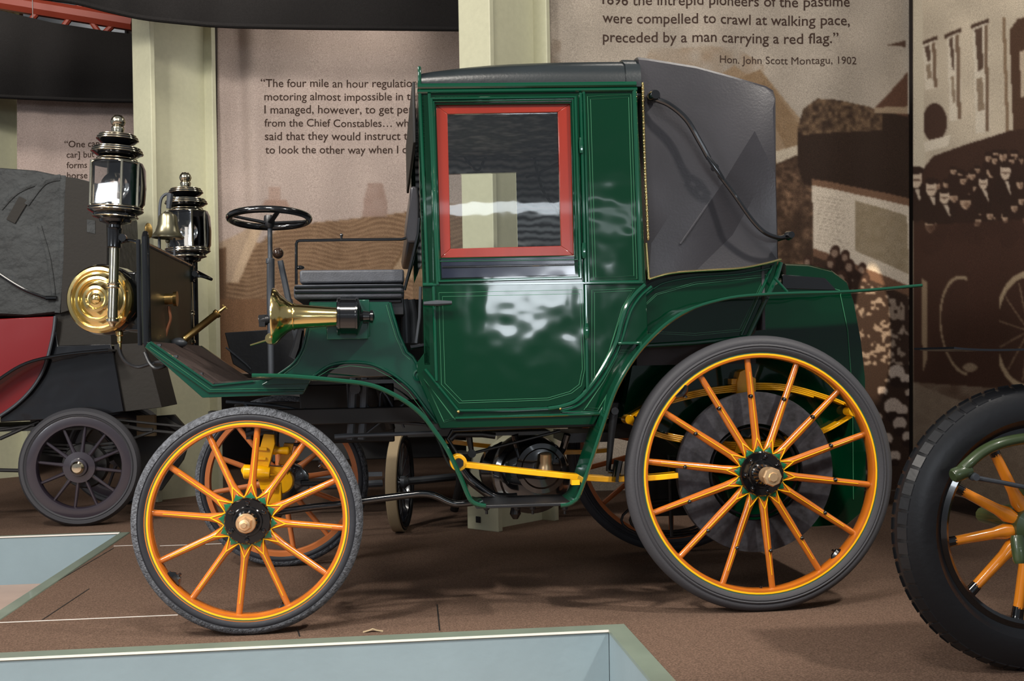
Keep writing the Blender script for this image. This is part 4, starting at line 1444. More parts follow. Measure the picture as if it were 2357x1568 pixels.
# lubricator, pipe and pump on the dashboard
lb = MB().tube([S(349, 690, .5), S(402, 688, .5)], .021, 20)
lb.tube([S(400, 688, .5), S(408, 688, .5)], [.028, .03], 20)
lb.tube([S(374, 689, .5), S(378, 689, .5)], .023, 20)
obj('lubricator', lb, 'old_brass', car, ang=40)
pm = MB().tube(crom([S(389, 705, .52), S(390, 718, .52), S(392, 735, .52), S(386, 755, .52), S(380, 775, .52)], 5), .006, 8)
pm.tube(crom([S(346, 735, .4), S(352, 760, .4), S(368, 775, .4)], 5), .006, 8)
obj('oil_pipe', pm, 'copper', car)
pu = MB()
ps, pe = S(423, 782, .62), S(520, 706, .62)
pu.tube([ps, ps.lerp(pe, .03), ps.lerp(pe, .06), ps.lerp(pe, .74), ps.lerp(pe, .76), ps.lerp(pe, .82), ps.lerp(pe, .84), ps.lerp(pe, .98), pe], [.012, .017, .0145, .0145, .018, .018, .006, .005, .003], 16)
pu.tube([S(512, 702, .62), S(523, 712, .62)], .004, 8)
obj('hand_pump', pu, 'old_brass', car, ang=40)
obj('pump_foot', MB().ball(S(412, 789, .62), .026, sq=(1.3, 1, .8)), 'grey_iron', car)

# steering
YS = .52
sw = S(620, 503, YS)
rs = 97 * mpp(sw)
tilt = math.radians(6.0)
axs = Vector((0, math.sin(tilt), math.cos(tilt)))
X1, Y1 = Vector((1, 0, 0)), axs.cross(Vector((1, 0, 0)))
circ_ = [sw + X1 * (rs - .012) * math.cos(2 * PI * i / 48) + Y1 * (rs - .012) * math.sin(2 * PI * i / 48) for i in range(48)]
W_ = obj('steering_wheel', MB().tube(circ_, .0135, 12, closed=True), 'black_gloss', car)
ws = MB()
for a_ in (20, 110, 200, 290):
    q = math.radians(a_)
    ws.tube([sw - axs * .02, sw + (X1 * math.cos(q) + Y1 * math.sin(q)) * (rs - .012)], [.012, .009], 8, flat=(1, .6))
ws.lathe([(.02, .01), (.022, 0), (.02, -.03), (.012, -.04)], sw, axs, 20)
obj('wheel_spider', ws, 'black_iron', W_)
scm = MB()
scm.tube([S(621, 512, YS), S(622, 600, YS)], .0095, 12)
scm.tube([S(622, 594, YS), S(622, 596, YS), S(622, 606, YS), S(623, 607, YS), S(623, 690, YS), S(625, 866, YS)], [.011, .017, .017, .0155, .0155, .013], 16)
obj('steering_column', scm, 'grey_iron', car, ang=40)
obj('column_clamp', MB().lathe([(.02, -.02), (.022, 0), (.02, .02)], S(608, 737, YS), (1, 0, .1), 12).box(tuple(S(596, 752, YS - .02)), tuple(S(612, 726, YS + .02))), 'black_iron', car)
lv = MB().tube([S(645, 600, .66), S(664, 690, .66)], [.012, .013], 6, flat=(.5, 1))
lv.tube([S(664, 690, .66), S(690, 800, .66), S(676, 826, .66)], [.016, .016, .018], 6, flat=(.5, 1))
LV = obj('brake_lever', lv, 'grey_iron', car)
obj('lever_knob', MB().ball(S(640, 583, .66), .023, 20), 'knob', LV)
obj('pedal', MB().tube([S(692, 760, .4), S(683, 800, .4), S(674, 824, .4)], [.012, .018, .018], 6), 'black_iron', car)
# black tray behind the steering column
YT = 1.12
obj('side_tray', MB().prism([PL([(517, 766), (617, 759), (700, 756), (700, 866), (584, 868), (536, 838)], YT)], (0, .012, 0)), 'black_iron', car, bevel=.003)
obj('tray_rod', MB().tube(PL([(520, 800), (566, 838), (578, 850)], YT - .01), .004, 6), 'grey_iron', car)

# driver's seat
c1, c2 = S(690, 653, YA + .0), S(930, 620, YA)
obj('seat_cushion', MB().box((c1.x, YA, c1.z), (c2.x, 2 * YM - YA, c2.z)), 'seat', car, bevel=.008)
s1, s2 = S(676, 690, YA - .015), S(930, 653, YA - .015)
se = MB().box((s1.x, YA - .015, s1.z), (s2.x, 2 * YM - YA + .015, s2.z))
SE = obj('seat_base', se, 'seat', car, bevel=.012)
obj('piping', MB().tube(PL([(678, 662), (929, 658)], YA - .017), .005, 8).tube(PL([(678, 673), (929, 672)], YA - .017), .005, 8), 'black_gloss', SE)
sb = MB().box(tuple(S(712, 700, YA + .01)), (S(925, 690, YA).x, 2 * YM - YA - .01, S(925, 688, YA).z))
sb.box(tuple(S(890, 726, YA + .02)), tuple(S(926, 688, YA + .4)))
obj('seat_box', sb, 'black_iron', car, bevel=.004)
rl = MB().tube(PL([(682, 655), (682, 562), (684, 556), (690, 554), (800, 552), (925, 551), (942, 546), (955, 538)], YA + .02), .0055, 8)
rl.tube(PL([(965, 502), (962, 540), (948, 600), (931, 668)], YA), .006, 8)
rl.tube(PL([(960, 550), (952, 600), (936, 650)], YA + .06), .005, 8)
rl.ball(S(786, 541, YA + .02), .006, 8)
rl.tube(PL([(786, 552), (786, 543)], YA + .02), .004, 6)
rl.ball(S(691, 616, YA + .1), .016, 10, sq=(1, 1, .5))
obj('seat_rail', rl, 'black_gloss', car)
pd = [(938, 560), (934, 540), (943, 470), (944, 434), (948, 427), (962, 430), (966, 470), (966, 560)]
obj('back_pad', MB().prism([PL(pd, YN + .08)], (0, 2 * (YM - YN) - .16, 0)), 'leather', car, bevel=.008)
cl = MB()
for x, w_ in ((934, .018), (952, .016)):
    obj('bellows_tube', MB().tube(PL([(x - 6, 690), (x, 720), (x + 2, 790)], .30), w_, 14), 'grey_iron', car)
cl.tube(PL([(968, 660), (966, 730), (958, 790)], .12), .006, 8)
obj('seat_stay', cl, 'grey_iron', car)
obj('bracket_arm', MB().tube(PL([(945, 800), (976, 795)], .06), .008, 10), 'black_gloss', car)
dk = MB().box(tuple(S(930, 660, .45)), (S(972, 660, .45).x, 1.2, S(930, 640, .45).z + .0))
obj('seat_bulkhead', MB().box((S(905, 800, .5).x, .5, S(905, 830, .5).z), (S(968, 800, .5).x + .05, 1.1, S(905, 690, .5).z)), 'dark_under', car)

# horn on the apron
YHn = -.01
hm = MB()
ctr = [(628, 729), (631, 729), (637, 729), (648, 729), (662, 729), (674, 729), (720, 729), (776, 729)]
rad = [65, 66, 63, 50, 37, 30, 25.5, 21]
hp_ = [S(x, y, YHn) for x, y in ctr]
sc_h = mpp(S(700, 729, YHn))
o0 = S(628, 729, YHn)
axh = (S(776, 729, YHn) - o0).normalized()
pr = [((r) * sc_h, (p - o0).dot(axh)) for r, p in zip(rad, hp_)]
inn_ = [(max(r - .004, .001), h + .003) for r, h in reversed(pr)]
hm.lathe(pr + inn_, o0, axh, 48, closed=True)
hm.lathe([(31 * sc_h, 46 * sc_h), (32 * sc_h, 48 * sc_h), (31 * sc_h, 50 * sc_h)], o0, axh, 40)
hn = obj('horn', hm, 'brass', car, ang=40)
od = S(776, 729, YHn)
obj('horn_drum', MB().lathe([(r * sc_h, h * sc_h) for r, h in [(20, -2), (42, 0), (44, 2), (44, 7), (42, 8), (42, 42), (44, 43), (44, 47), (40, 50), (24, 56), (14, 60), (12, 74), (15, 76), (15, 82), (6, 86)]], od, axh, 40), 'black_gloss', hn, ang=30)
obj('horn_bracket', MB().box(tuple(S(752, 782, YHn + .02)), tuple(S(848, 745, YA))).box(tuple(S(826, 775, YHn + .03)), tuple(S(850, 690, YHn + .04))), 'green_front', hn, bevel=.003)
tp = MB().lathe([(.018, .01), (.020, 0), (.018, -.006), (.012, -.006), (.011, -.012), (.001, -.013)], S(623, 780, YHn - .01), (.1, 1, 0), 24)
tp.tube([S(612, 784, YHn - .01), S(576, 795, YHn - .01)], [.004, .003], 8)
obj('horn_lever', tp, 'brass', hn)

# ------------------------------------------------------------------ running gear
ch = MB()
zr = S(1200, 990, .25).z
ch.box((S(480, 930, .3).x, .28, .715), (S(1500, 980, .3).x, .34, .775))
ch.box((S(480, 930, .3).x, 2 * YM - .34, .715), (S(1500, 980, .3).x, 2 * YM - .28, .775))
for x in (-.15, .45, 1.15):
    ch.box((x, .3, .715), (x + .06, 2 * YM - .3, .77))
obj('chassis_frame', ch, 'dark_under', car, bevel=.004)
en = MB()
en.box((.14, .6, .62), (.52, 1.0, .86))
en.tube([S(870, 870, .5), S(900, 990, .5)], .02, 10)
obj('engine_block', en, 'dark_under', car, bevel=.02)
sr = MB()
for pts, r in (([(520, 925), (640, 935), (760, 958), (993, 979)], .007), ([(700, 940), (724, 990), (730, 1012)], .008), ([(800, 880), (806, 990)], .006), ([(826, 905), (870, 960), (880, 900), (930, 985)], .005), ([(840, 1000), (930, 930)], .005), ([(560, 925), (596, 960), (640, 955)], .007)):
    sr.tube(crom(PL(pts, .35), 4), r, 8)
obj('control_rods', sr, 'grey_iron', car)
obj('reach_rod', MB().tube(PL([(770, 1006), (800, 1004), (816, 1003), (1010, 996)], .22), [.010, .011, .008, .008], 8), 'grey_iron', car)
hg = MB()
for x0, x1 in ((810, 816), (836, 834)):
    obj('hanger_arm', MB().tube([S(x0 + 4, 870, .30), S(x0, 960, .30), S(x0 - 4, 1012, .30)], .012, 6, flat=(.5, 1.2)), 'grey_iron', car)
obj('hanger_pin', hg.lathe([(.02, -.03), (.02, .03)], S(818, 895, .3), (0, 1, 0), 14), 'grey_iron', car)
sh = MB()
for pts in (((840, 870), (890, 872), (905, 940), (850, 950)), ((770, 905), (830, 900), (836, 960), (790, 960))):
    obj('engine_cover', MB().prism([PL(pts, .75)], (0, .02, 0)), 'grey_iron', car)
# front axle, its springs and steering pieces
ax_ = MB().tube([Vector((.02, .09, .395)), Vector((.05, .20, .36)), Vector((.05, 1.15, .36)), Vector((.02, 1.26, .395))], .026, 12)
obj('front_axle', ax_, 'black_iron', car)
ys = MB()


def bar(p, q, wd, th, mi=0, mb=None):
    p, q = Vector(p), Vector(q)
    u = (q - p).normalized()
    v = Vector((0, 1, 0))
    v = (v - u * v.dot(u)).normalized()
    n = u.cross(v)
    ys.rings([[c + v * a_ * wd / 2 + n * b_ * th / 2 for a_, b_ in ((-1, -1), (1, -1), (1, 1), (-1, 1))] for c in (p, q)], mi=mi)


y1 = .36
ys.prism([PL([(607, 999), (631, 1001), (633, 1022), (612, 1100), (584, 1100), (596, 1040)], y1)], (0, .05, 0))
for i in range(4):
    ys.prism([PL([(580 + i * 3, 1095 - i * 22), (606 + i * 3, 1097 - i * 22), (606 + i * 3, 1104 - i * 22), (580 + i * 3, 1102 - i * 22)], y1 - .006 - .002 * i)], (0, .02, 0))
ys.tube(PL([(557, 1088), (562, 1086), (600, 1088), (622, 1090)], y1 - .01), [.012, .028, .028, .022], 14)
obj('front_spring', ys, 'yellow', car, bevel=.003)
ys = MB()
ys.prism([PL([(654, 1020), (676, 1022), (664, 1072), (640, 1070)], y1 + .06)], (0, .04, 0))
ys.tube(PL([(626, 1036), (632, 1036), (640, 1037), (664, 1038), (668, 1038)], y1 + .03), [.014, .020, .014, .016, .010], 12)
ys.prism([PL([(610, 1072), (660, 1078), (662, 1094), (610, 1092)], y1 + .02)], (0, .06, 0))
obj('spring_shackle', ys, 'yellow', car, bevel=.003)
ys = MB()
ys.prism([PL([(592, 1100), (640, 1096), (636, 1130), (600, 1128)], y1 - .005)], (0, .05, 0))
ys.prism([PL([(640, 1116), (646, 1112), (648, 1150), (636, 1172), (610, 1165), (600, 1120)], y1 + .01)], (0, .05, 0))
ys.lathe([(.05, 0), (.055, .02), (.05, .05)], S(645, 1108, y1 + .2), (0, 1, 0), 20)
obj('axle_fork', ys, 'yellow', car, bevel=.003)
obj('front_brake_drum', MB().lathe([(.03, -.02), (.085, -.01), (.088, 0), (.088, .03), (.02, .03)], S(668, 1112, 1.16), (0, 1, 0), 32), 'black_gloss', car, ang=40)
obj('far_axle_stub', MB().tube([S(694, 1114, 1.1), S(760, 1112, 1.1)], .012, 10), 'black_iron', car)
obj('drag_link', MB().tube(crom(PL([(632, 1180), (720, 1168), (787, 1161), (837, 1153), (930, 1141), (973, 1137), (1003, 1142), (1030, 1155), (1052, 1160), (1085, 1157), (1110, 1152)], .16), 4), .0135, 12), 'black_gloss', car)
ar = MB()
ar.box(tuple(S(566, 985, .5)), tuple(S(580, 1010, .54))).box(tuple(S(582, 985, .5)), tuple(S(640, 998, .6)))
ar.tube(PL([(566, 1000), (600, 990), (650, 985)], .5), .012, 8)
ar.tube(PL([(655, 1022), (690, 1024)], .48), .007, 8)
ar.tube(PL([(636, 990), (634, 1030)], .45), .012, 6)
obj('axle_bracket', ar, 'grey_iron', car)
# long yellow side spring with its eye
ls = MB()
sp_ = crom(PL([(1068, 1071), (1130, 1078), (1210, 1087), (1330, 1099), (1400, 1104), (1440, 1103), (1500, 1101), (1562, 1095)], .03), 4)
ls.sheet(sp_, .03, .09, .020)
e0 = S(1056, 1066, .03)
ls.lathe([(.016, 0), (.030, 0), (.030, .06), (.016, .06)], e0, (0, 1, 0), 28, closed=True)
obj('side_spring', ls, 'yellow', car, ang=30, bevel=.002)
obj('side_spring', MB().sheet([p for p in sp_], 1.22, 1.28, .020), 'yellow', car)
obj('spring_bolt', MB().lathe([(.018, -.012), (.018, .05)], e0, (0, 1, 0), 6), 'black_iron', car)
# gearbox and exhaust
gc = S(1222, 1092, .40)
gb = MB().lathe([(.05, -.10), (.10, -.095), (.125, -.08), (.132, -.05), (.150, -.04), (.155, 0), (.155, .30), (.12, .42)], gc, (0, 1, 0), 48)
gb.tube([S(1185, 1000, .3), S(1192, 1030, .32), S(1200, 1060, .3)], .014, 10)
gb.tube([S(1306, 1000, .3), S(1296, 1032, .32), S(1280, 1060, .3)], .014, 10)
gb.lathe([(.11, .15), (.13, .1), (.13, .0), (.09, -.04)], S(1180, 1085, .55), (0, 1, 0), 32)
gb.lathe([(.012, 0), (.016, -.02), (.008, -.05)], S(1190, 1155, .3), (0, 0, 1), 10)
gb.lathe([(.016, 0), (.022, -.03), (.010, -.05)], S(1186, 1165, .3), (0, 0, 1), 10)
G = obj('gearbox', gb, 'black_gloss', car, ang=30)
gc2 = S(1246, 1078, .30)
obj('gearbox_cap', MB().lathe([(.098, .02), (.100, 0), (.098, -.008), (.080, -.012), (.074, -.006), (.045, -.012), (.030, -.012)], gc2, (0, 1, .05), 40), 'black_gloss', G, ang=30)
obj('copper_plug', MB().lathe([(.030, -.02), (.026, 0), (.022, .01), (.024, .02), (.022, .045), (.016, .05), (.001, .05)], S(1256, 1072, .25), (0, -.15, 1), 20), 'bronze', G, ang=40)
obj('exhaust_pipe', MB().tube(crom(PL([(1052, 1060), (1075, 1096), (1105, 1122), (1135, 1142), (1164, 1147), (1190, 1146)], .22), 4), .019, 14), 'black_gloss', car)
um = MB()
um.tube(PL([(1036, 1012), (1050, 1000), (1110, 1000), (1140, 1004)], .25), .012, 10)
um.tube(PL([(1078, 996), (1086, 1044)], .3), [.014, .010], 8)
um.tube(PL([(1086, 1044), (1180, 1020), (1290, 992)], .3), .006, 8)
um.lathe([(.016, -.012), (.016, .012)], S(1086, 1044, .3), (0, 1, 0), 12)
um.tube(PL([(1040, 992), (1220, 984), (1368, 980)], .1), .006, 8)
um.tube(PL([(1042, 990), (1030, 1010), (1060, 1055)], .1), .007, 8)
um.box(tuple(S(1120, 1004, .3)), tuple(S(1250, 985, .5)))
um.box(tuple(S(1300, 1020, .4)), tuple(S(1380, 985, .7)))
obj('gear_linkage', um, 'black_iron', car)
# brake lever and shoe ahead of the rear wheel
bk_ = MB().tube(PL([(1413, 950), (1407, 1000), (1400, 1085)], .10), [.014, .012, .008], 8, flat=(.6, 1.2))
bk_.lathe([(.014, -.02), (.016, 0), (.010, .02)], S(1413, 946, .10), (0, 1, 0), 14)
BL = obj('brake_arm', bk_, 'black_iron', car)
obj('brake_shoe', MB().tube(crom(PL([(1424, 1060), (1419, 1085), (1416, 1108)], .03), 4), [.015] * 9, 8, flat=(2.2, 1)).tube(PL([(1400, 1085), (1420, 1086)], .05), .008, 8), 'black_gloss', BL)
# rear springs, axle and sprocket ring
yr = MB()
YRs = .17
up = crom(PL([(1450, 968), (1480, 950), (1530, 926), (1615, 904), (1700, 893), (1760, 889), (1830, 896), (1914, 921), (1962, 942)], YRs), 4)
lo = crom(PL([(1450, 968), (1510, 997), (1570, 1012), (1661, 1024), (1740, 1027), (1813, 1016), (1896, 991), (1962, 954)], YRs), 4)
for pth, sg in ((up, 1), (lo, -1)):
    for i in range(4):
        a_ = int(len(pth) * .07 * i)
        yr.sheet([p + Vector((0, 0, -.0072 * i * sg + .01 * sg)) for p in pth[a_:len(pth) - a_]], YRs, YRs + .05, .0062)
for pth in ((1448, 966), (1962, 948)):
    yr.lathe([(.018, -.012), (.018, .062)], S(*pth, YRs), (0, 1, 0), 16)
yr.prism([PL([(1703, 856), (1716, 850), (1724, 862), (1740, 872), (1740, 902), (1696, 906), (1697, 880)], YRs - .012)], (0, .07, 0))
yr.prism([PL([(1684, 872), (1700, 872), (1700, 886), (1684, 886)], YRs - .0)], (0, .05, 0))
yr.prism([PL([(1700, 1012), (1738, 1010), (1738, 1042), (1690, 1044)], YRs - .012)], (0, .07, 0))
obj('rear_spring', yr, 'yellow', car, bevel=.0015)
obj('rear_axle', MB().tube([Vector((WB, .06, .51)), Vector((WB, 1.29, .51))], .03, 14), 'black_iron', car)
rc = S(1740, 1087, .075)
ri_ = mpp(rc)
obj('brake_ring', MB().lathe([(111 * ri_, .006), (112 * ri_, 0), (184 * ri_, 0), (185 * ri_, .004), (185 * ri_, .03), (112 * ri_, .03)], rc, (0, 1, 0), 72, closed=True).lathe([(100 * ri_, .02), (103 * ri_, .01), (106 * ri_, .02), (106 * ri_, .03), (100 * ri_, .03)], rc, (0, 1, 0), 60, closed=True), 'ring', car, ang=30)
rd = MB()
for r, y in ((.12, 0), (.15, .01), (.18, .02)):
    rd.tube([S(1545, 1195, .75) + Vector((r * 1.2 * math.cos(t), y, r * .45 * math.sin(t))) for t in [2 * PI * i / 24 for i in range(24)]], .006, 6, closed=True)
rd.tube(PL([(1540, 1040), (1546, 1235)], .7), .008, 8)
rd.box(tuple(S(1400, 1010, .6)), tuple(S(1540, 960, 1.0)))
rd.box(tuple(S(1480, 1190, .9)), tuple(S(1640, 1020, 1.1)))
obj('muffler_coil', rd, 'dark_under', car)


# ------------------------------------------------------------------ other vehicles
def simple_wheel(parent, name, c, R, rim, tw, nsp, a0, hub_r, tm, rm, sm, hm, felloe=.06, cap='nickel', ax=(0, 1, 0), sp_r=.011):
    c = Vector(c)
    ax = Vector(ax).normalized()
    up = Vector((0, 0, 1))
    sd = up.cross(ax).normalized()
    wh = bpy.data.objects.new(name, None)
    COL.objects.link(wh)
    wh.parent = parent
    wh.location = c - wpos(parent)
    h = tw / 2
    sec = [(rim - .008, -h * .7), (rim, -h * .9), (rim + .006, -h), (rim + .010, -h * .85), (rim + .3 * (R - rim), -h), (R - .35 * (R - rim), -h * .98), (R - .012, -h * .7), (R, -h * .3)]
    sec += [(r, -y) for r, y in reversed(sec)]
    obj('tyre', MB().lathe(sec, c, ax, 72, closed=True), tm, wh, ang=50)
    obj('rim', MB().lathe([(rim, -h * .8), (rim - .006, -h * .85), (rim - felloe + .006, -h * .75), (rim - felloe, -h * .5), (rim - felloe, h * .5), (rim, h * .8)], c, ax, 72, closed=True), rm, wh, ang=40)
    for k in range(nsp):
        a = math.radians(a0) + 2 * PI * k / nsp
        u = sd * math.cos(a) + up * math.sin(a)
        obj('spoke', MB().tube([c + u * hub_r * .6, c + u * hub_r * 1.4, c + u * (rim - felloe + .004)], [sp_r * 1.6, sp_r, sp_r * .8], 10), sm, wh)
    obj('hub', MB().lathe([(hub_r * .3, -h * 1.5), (hub_r * .55, -h * 1.4), (hub_r * .6, -h * .9), (hub_r, -h * .8), (hub_r, h * .8), (hub_r * .5, h * 1.4)], c, ax, 36), hm, wh, ang=30)
    if cap:
        obj('hub_cap', MB().lathe([(hub_r * .42, -h * 1.2), (hub_r * .42, -h * 1.9), (hub_r * .30, -h * 2.2), (.004, -h * 2.25)], c, ax, 20), cap, wh, ang=30)
    return wh


# red and black motor car at the left
YL0 = 2.90
lc = thing('motor_car', (S(120, 1080, YL0 + .4).x, YL0 + .45, 0), 'red and black motor car with grey cloth hood, left behind the brass lamps', 'car')
wcen = S(185, 1079, YL0)
rw = 136 * mpp(wcen)
wcen.z = rw
simple_wheel(lc, 'wheel', wcen, rw, rw * .86, .075, 12, 8, .092, 'tyre_rear', 'plum', 'plum', 'plum', felloe=.062)
simple_wheel(lc, 'wheel', wcen + Vector((0, 1.0, 0)), rw, rw * .86, .075, 12, 20, .09, 'tyre_rear', 'plum', 'plum', 'plum', felloe=.062)
simple_wheel(lc, 'wheel', wcen + Vector((-1.15, 0, 0)), rw, rw * .86, .075, 12, 20, .09, 'tyre_rear', 'plum', 'plum', 'plum', felloe=.062)
YB_ = YL0 + .06
hd_px = [(-260, 392), (0, 384), (80, 390), (146, 404), (176, 408), (222, 420), (246, 470), (250, 560), (250, 690), (132, 722), (60, 730), (0, 727), (-260, 727)]
hin = [(.97, 0), (.99, .02), (1, .06)]
o1 = [S(x, y, YB_) for x, y in hd_px]
cc = sum(o1, Vector()) / len(o1)
Rr = [[Vector((cc.x + (p.x - cc.x) * k, YB_ + d, cc.z + (p.z - cc.z) * k)) for p in o1] for k, d in hin]
Rr += [[Vector((p.x, 2 * YB_ + .86 - p.y, p.z)) for p in r] for r in reversed(Rr)]
hmb = MB().rings(Rr)
for pts, r in (([(146, 404), (142, 480), (140, 600), (132, 720)], .012), ([(60, 470), (100, 420), (140, 408)], .014), ([(0, 480), (40, 440), (100, 415)], .012), ([(90, 520), (112, 600), (124, 690)], .010)):
    hmb.tube(crom([S(x, y, YB_ - .004) for x, y in pts], 5), r, 8, flat=(.5, 1.4))
lh = obj('hood', hmb, 'hood_grey', lc, ang=40)
obj('hood_back', MB().prism([PL([(150, 408), (178, 411), (222, 424), (243, 470), (246, 560), (245, 690), (140, 720), (146, 560)], YB_ - .006)], (0, .006, 0)), 'hood_dark', lh)  # shade on the hood's back face put into a darker colour
obj('hood_plate', MB().prism([PL([(200, 505), (219, 508), (219, 538), (200, 534)], YB_ - .010)], (0, .004, 0)), 'hood_grey', lh)
obj('hood_window', MB().prism([PL([(14, 505), (44, 452), (66, 462), (34, 515)], YB_ - .010)], (0, .004, 0)), 'hood_dark', lh, bevel=.002)
obj('hood_iron', MB().tube(crom(PL([(-60, 590), (0, 633), (50, 664), (90, 680), (112, 687)], YB_ - .02), 5), .009, 8).tube(PL([(106, 686), (130, 686)], YB_ - .02), .014, 8), 'black_gloss', lc)
red_px = [(-260, 734), (0, 734), (126, 728), (122, 770), (106, 835), (90, 870), (62, 906), (30, 935), (0, 960), (-260, 990)]
obj('red_body', MB().prism([PL(red_px, YB_)], (0, .86, 0)), 'maroon', lc, bevel=.004)
obj('body_beading', MB().tube(crom(PL([(127, 728), (122, 770), (106, 835), (88, 874), (62, 908), (30, 937), (-10, 964)], YB_ - .006), 4), .010, 8), 'grey_iron', lc)
bb = [(128, 760), (134, 796), (255, 792), (262, 815), (286, 948), (200, 962), (0, 972), (0, 962), (62, 908), (104, 840)]
obj('rear_deck', MB().prism([PL(bb, YB_ + .03)], (0, .80, 0)), 'black_body', lc, bevel=.006)
obj('rear_deck_panel', MB().prism([PL([(124, 690), (250, 690), (256, 792), (134, 796), (128, 760)], YB_ + .04)], (0, .78, 0)), 'hood_dark', lc)
obj('rear_apron', MB().prism([PL([(262, 793), (330, 790), (348, 842), (373, 938), (287, 948), (268, 860)], YB_ + .05)], (0, .5, 0)), 'hood_dark', lc, bevel=.003)
obj('fender', MB().sheet(crom(PL([(-80, 930), (0, 872), (62, 836), (145, 817), (250, 806)], YL0 - .08), 5), YL0 - .08, YL0 + .12, .012).tube(crom(PL([(-80, 930), (0, 872), (62, 836), (145, 817), (250, 806)], YL0 - .08), 5), .010, 8), 'black_gloss', lc, ang=40)
cf = MB().box(tuple(S(-250, 1000, YB_ + .1)), tuple(S(300, 965, YB_ + .75)))
for pts, r in (([(-100, 1080), (70, 1084)], .012), ([(0, 1010), (90, 970), (110, 1000)], .012), ([(0, 990), (80, 978)], .010), ([(250, 975), (330, 990), (352, 990)], .014), ([(210, 960), (440, 985)], .008), ([(280, 1020), (355, 992), (430, 1000)], .010)):
    cf.tube(PL(pts, YB_ + .1), r, 8)
for i in range(4):
    cf.sheet(crom(PL([(60, 1040 - i * 7), (185, 1052 - i * 9), (310, 1036 - i * 7)], YL0 + .12), 4), YL0 + .12, YL0 + .17, .012)
obj('chassis', cf, 'dark_under', lc)
cx = MB().tube([wcen, wcen + Vector((0, 1.0, 0))], .03, 12)
cx.lathe([(.02, -.03), (.13, -.03), (.14, 0), (.13, .03), (.02, .03)], wcen + Vector((0, .12, 0)), (0, 1, 0), 32)
obj('axle', cx, 'dark_under', lc)
rad_ = MB().box(tuple(S(315, 1005, YL0 + .5)), tuple(S(360, 955, YL0 + .56)))
obj('woven_guard', rad_, 'beige_rubber', lc)
dk = MB().tube([S(x, y, YL0 + .6) for x, y in ((300, 980), (380, 970), (430, 1000))], .03, 8)
dk.prism([PL([(258, 1000), (330, 960), (400, 955), (440, 1000), (420, 1060), (370, 1130), (300, 1110), (262, 1060)], YL0 + .62)], (0, .06, 0))
obj('far_mudguard', dk, 'dark_under', lc)

# car with narrow beige-tyred wheels standing beyond the carriage, seen end on
bw = S(921, 1111, 2.25)
bz = bw.copy()
Rw = bw.z + 0.002
vc = thing('light_car', (bw.x + .35, 2.6, 0), 'dark light car with narrow beige tyred wheels seen through the undercarriage of the green carriage', 'car')
c_b = Vector((bw.x, 2.25, Rw))
axb = (math.cos(.2), -math.sin(.2), 0)
simple_wheel(vc, 'wheel', c_b, Rw - .004, Rw - .035, .07, 14, 4, .035, 'tyre_black', 'black_body', 'black_iron', 'grey_iron', felloe=.02, cap=None, ax=axb, sp_r=.004)
simple_wheel(vc, 'wheel', c_b + Vector((.46, .30, 0)), Rw, Rw - .04, .07, 14, 4, .04, 'tyre_black', 'black_body', 'black_iron', 'grey_iron', felloe=.02, cap=None, ax=axb, sp_r=.004)
obj('tread_band', MB().lathe([(Rw - .008, -.031), (Rw, -.027), (Rw, .027), (Rw - .008, .031)], c_b, axb, 64, closed=True), 'beige_rubber', vc, ang=40)
vb = MB()
vb.tube([c_b + Vector((-.42, -.10, 0)), c_b + Vector((-.10, -.03, 0))], .020, 10)
vb.lathe([(.02, -.01), (.06, 0), (.02, .02)], c_b + Vector((-.07, -.03, 0)), axb, 16)
vb.tube([c_b, c_b + Vector((.5, .3, 0))], .022, 10)
obj('axle', vb, 'grey_iron', vc)
vd = MB().box((c_b.x - .75, 2.75, .36), (c_b.x + .62, 3.9, .98))
vd.box((c_b.x - .3, 2.5, .50), (c_b.x + .45, 2.9, .72))
vd.tube([c_b + Vector((.36, .0, .16)), c_b + Vector((.34, .02, -.02)), c_b + Vector((.30, .06, -.18))], [.05, .03, .025], 10)
obj('body', vd, 'dark_under', vc, bevel=.03)
vs = MB()
for z in (.20, .26):
    vs.box((c_b.x - .80, 2.74, z), (c_b.x - .1, 2.77, z + .025))
obj('side_rail', vs, 'grey_iron', vc)

# brass-era car at the right edge, nose in the frame
rc_ = SZ(2400, 1549, 0.0)
Y0 = rc_.y + .05
Rt = .4215
cr = Vector((rc_.x, Y0, Rt))
rcar = thing('motor_car', (cr.x + .9, Y0 + .65, 0), 'motor car with fat black treaded tyre cut off by the right edge', 'car')


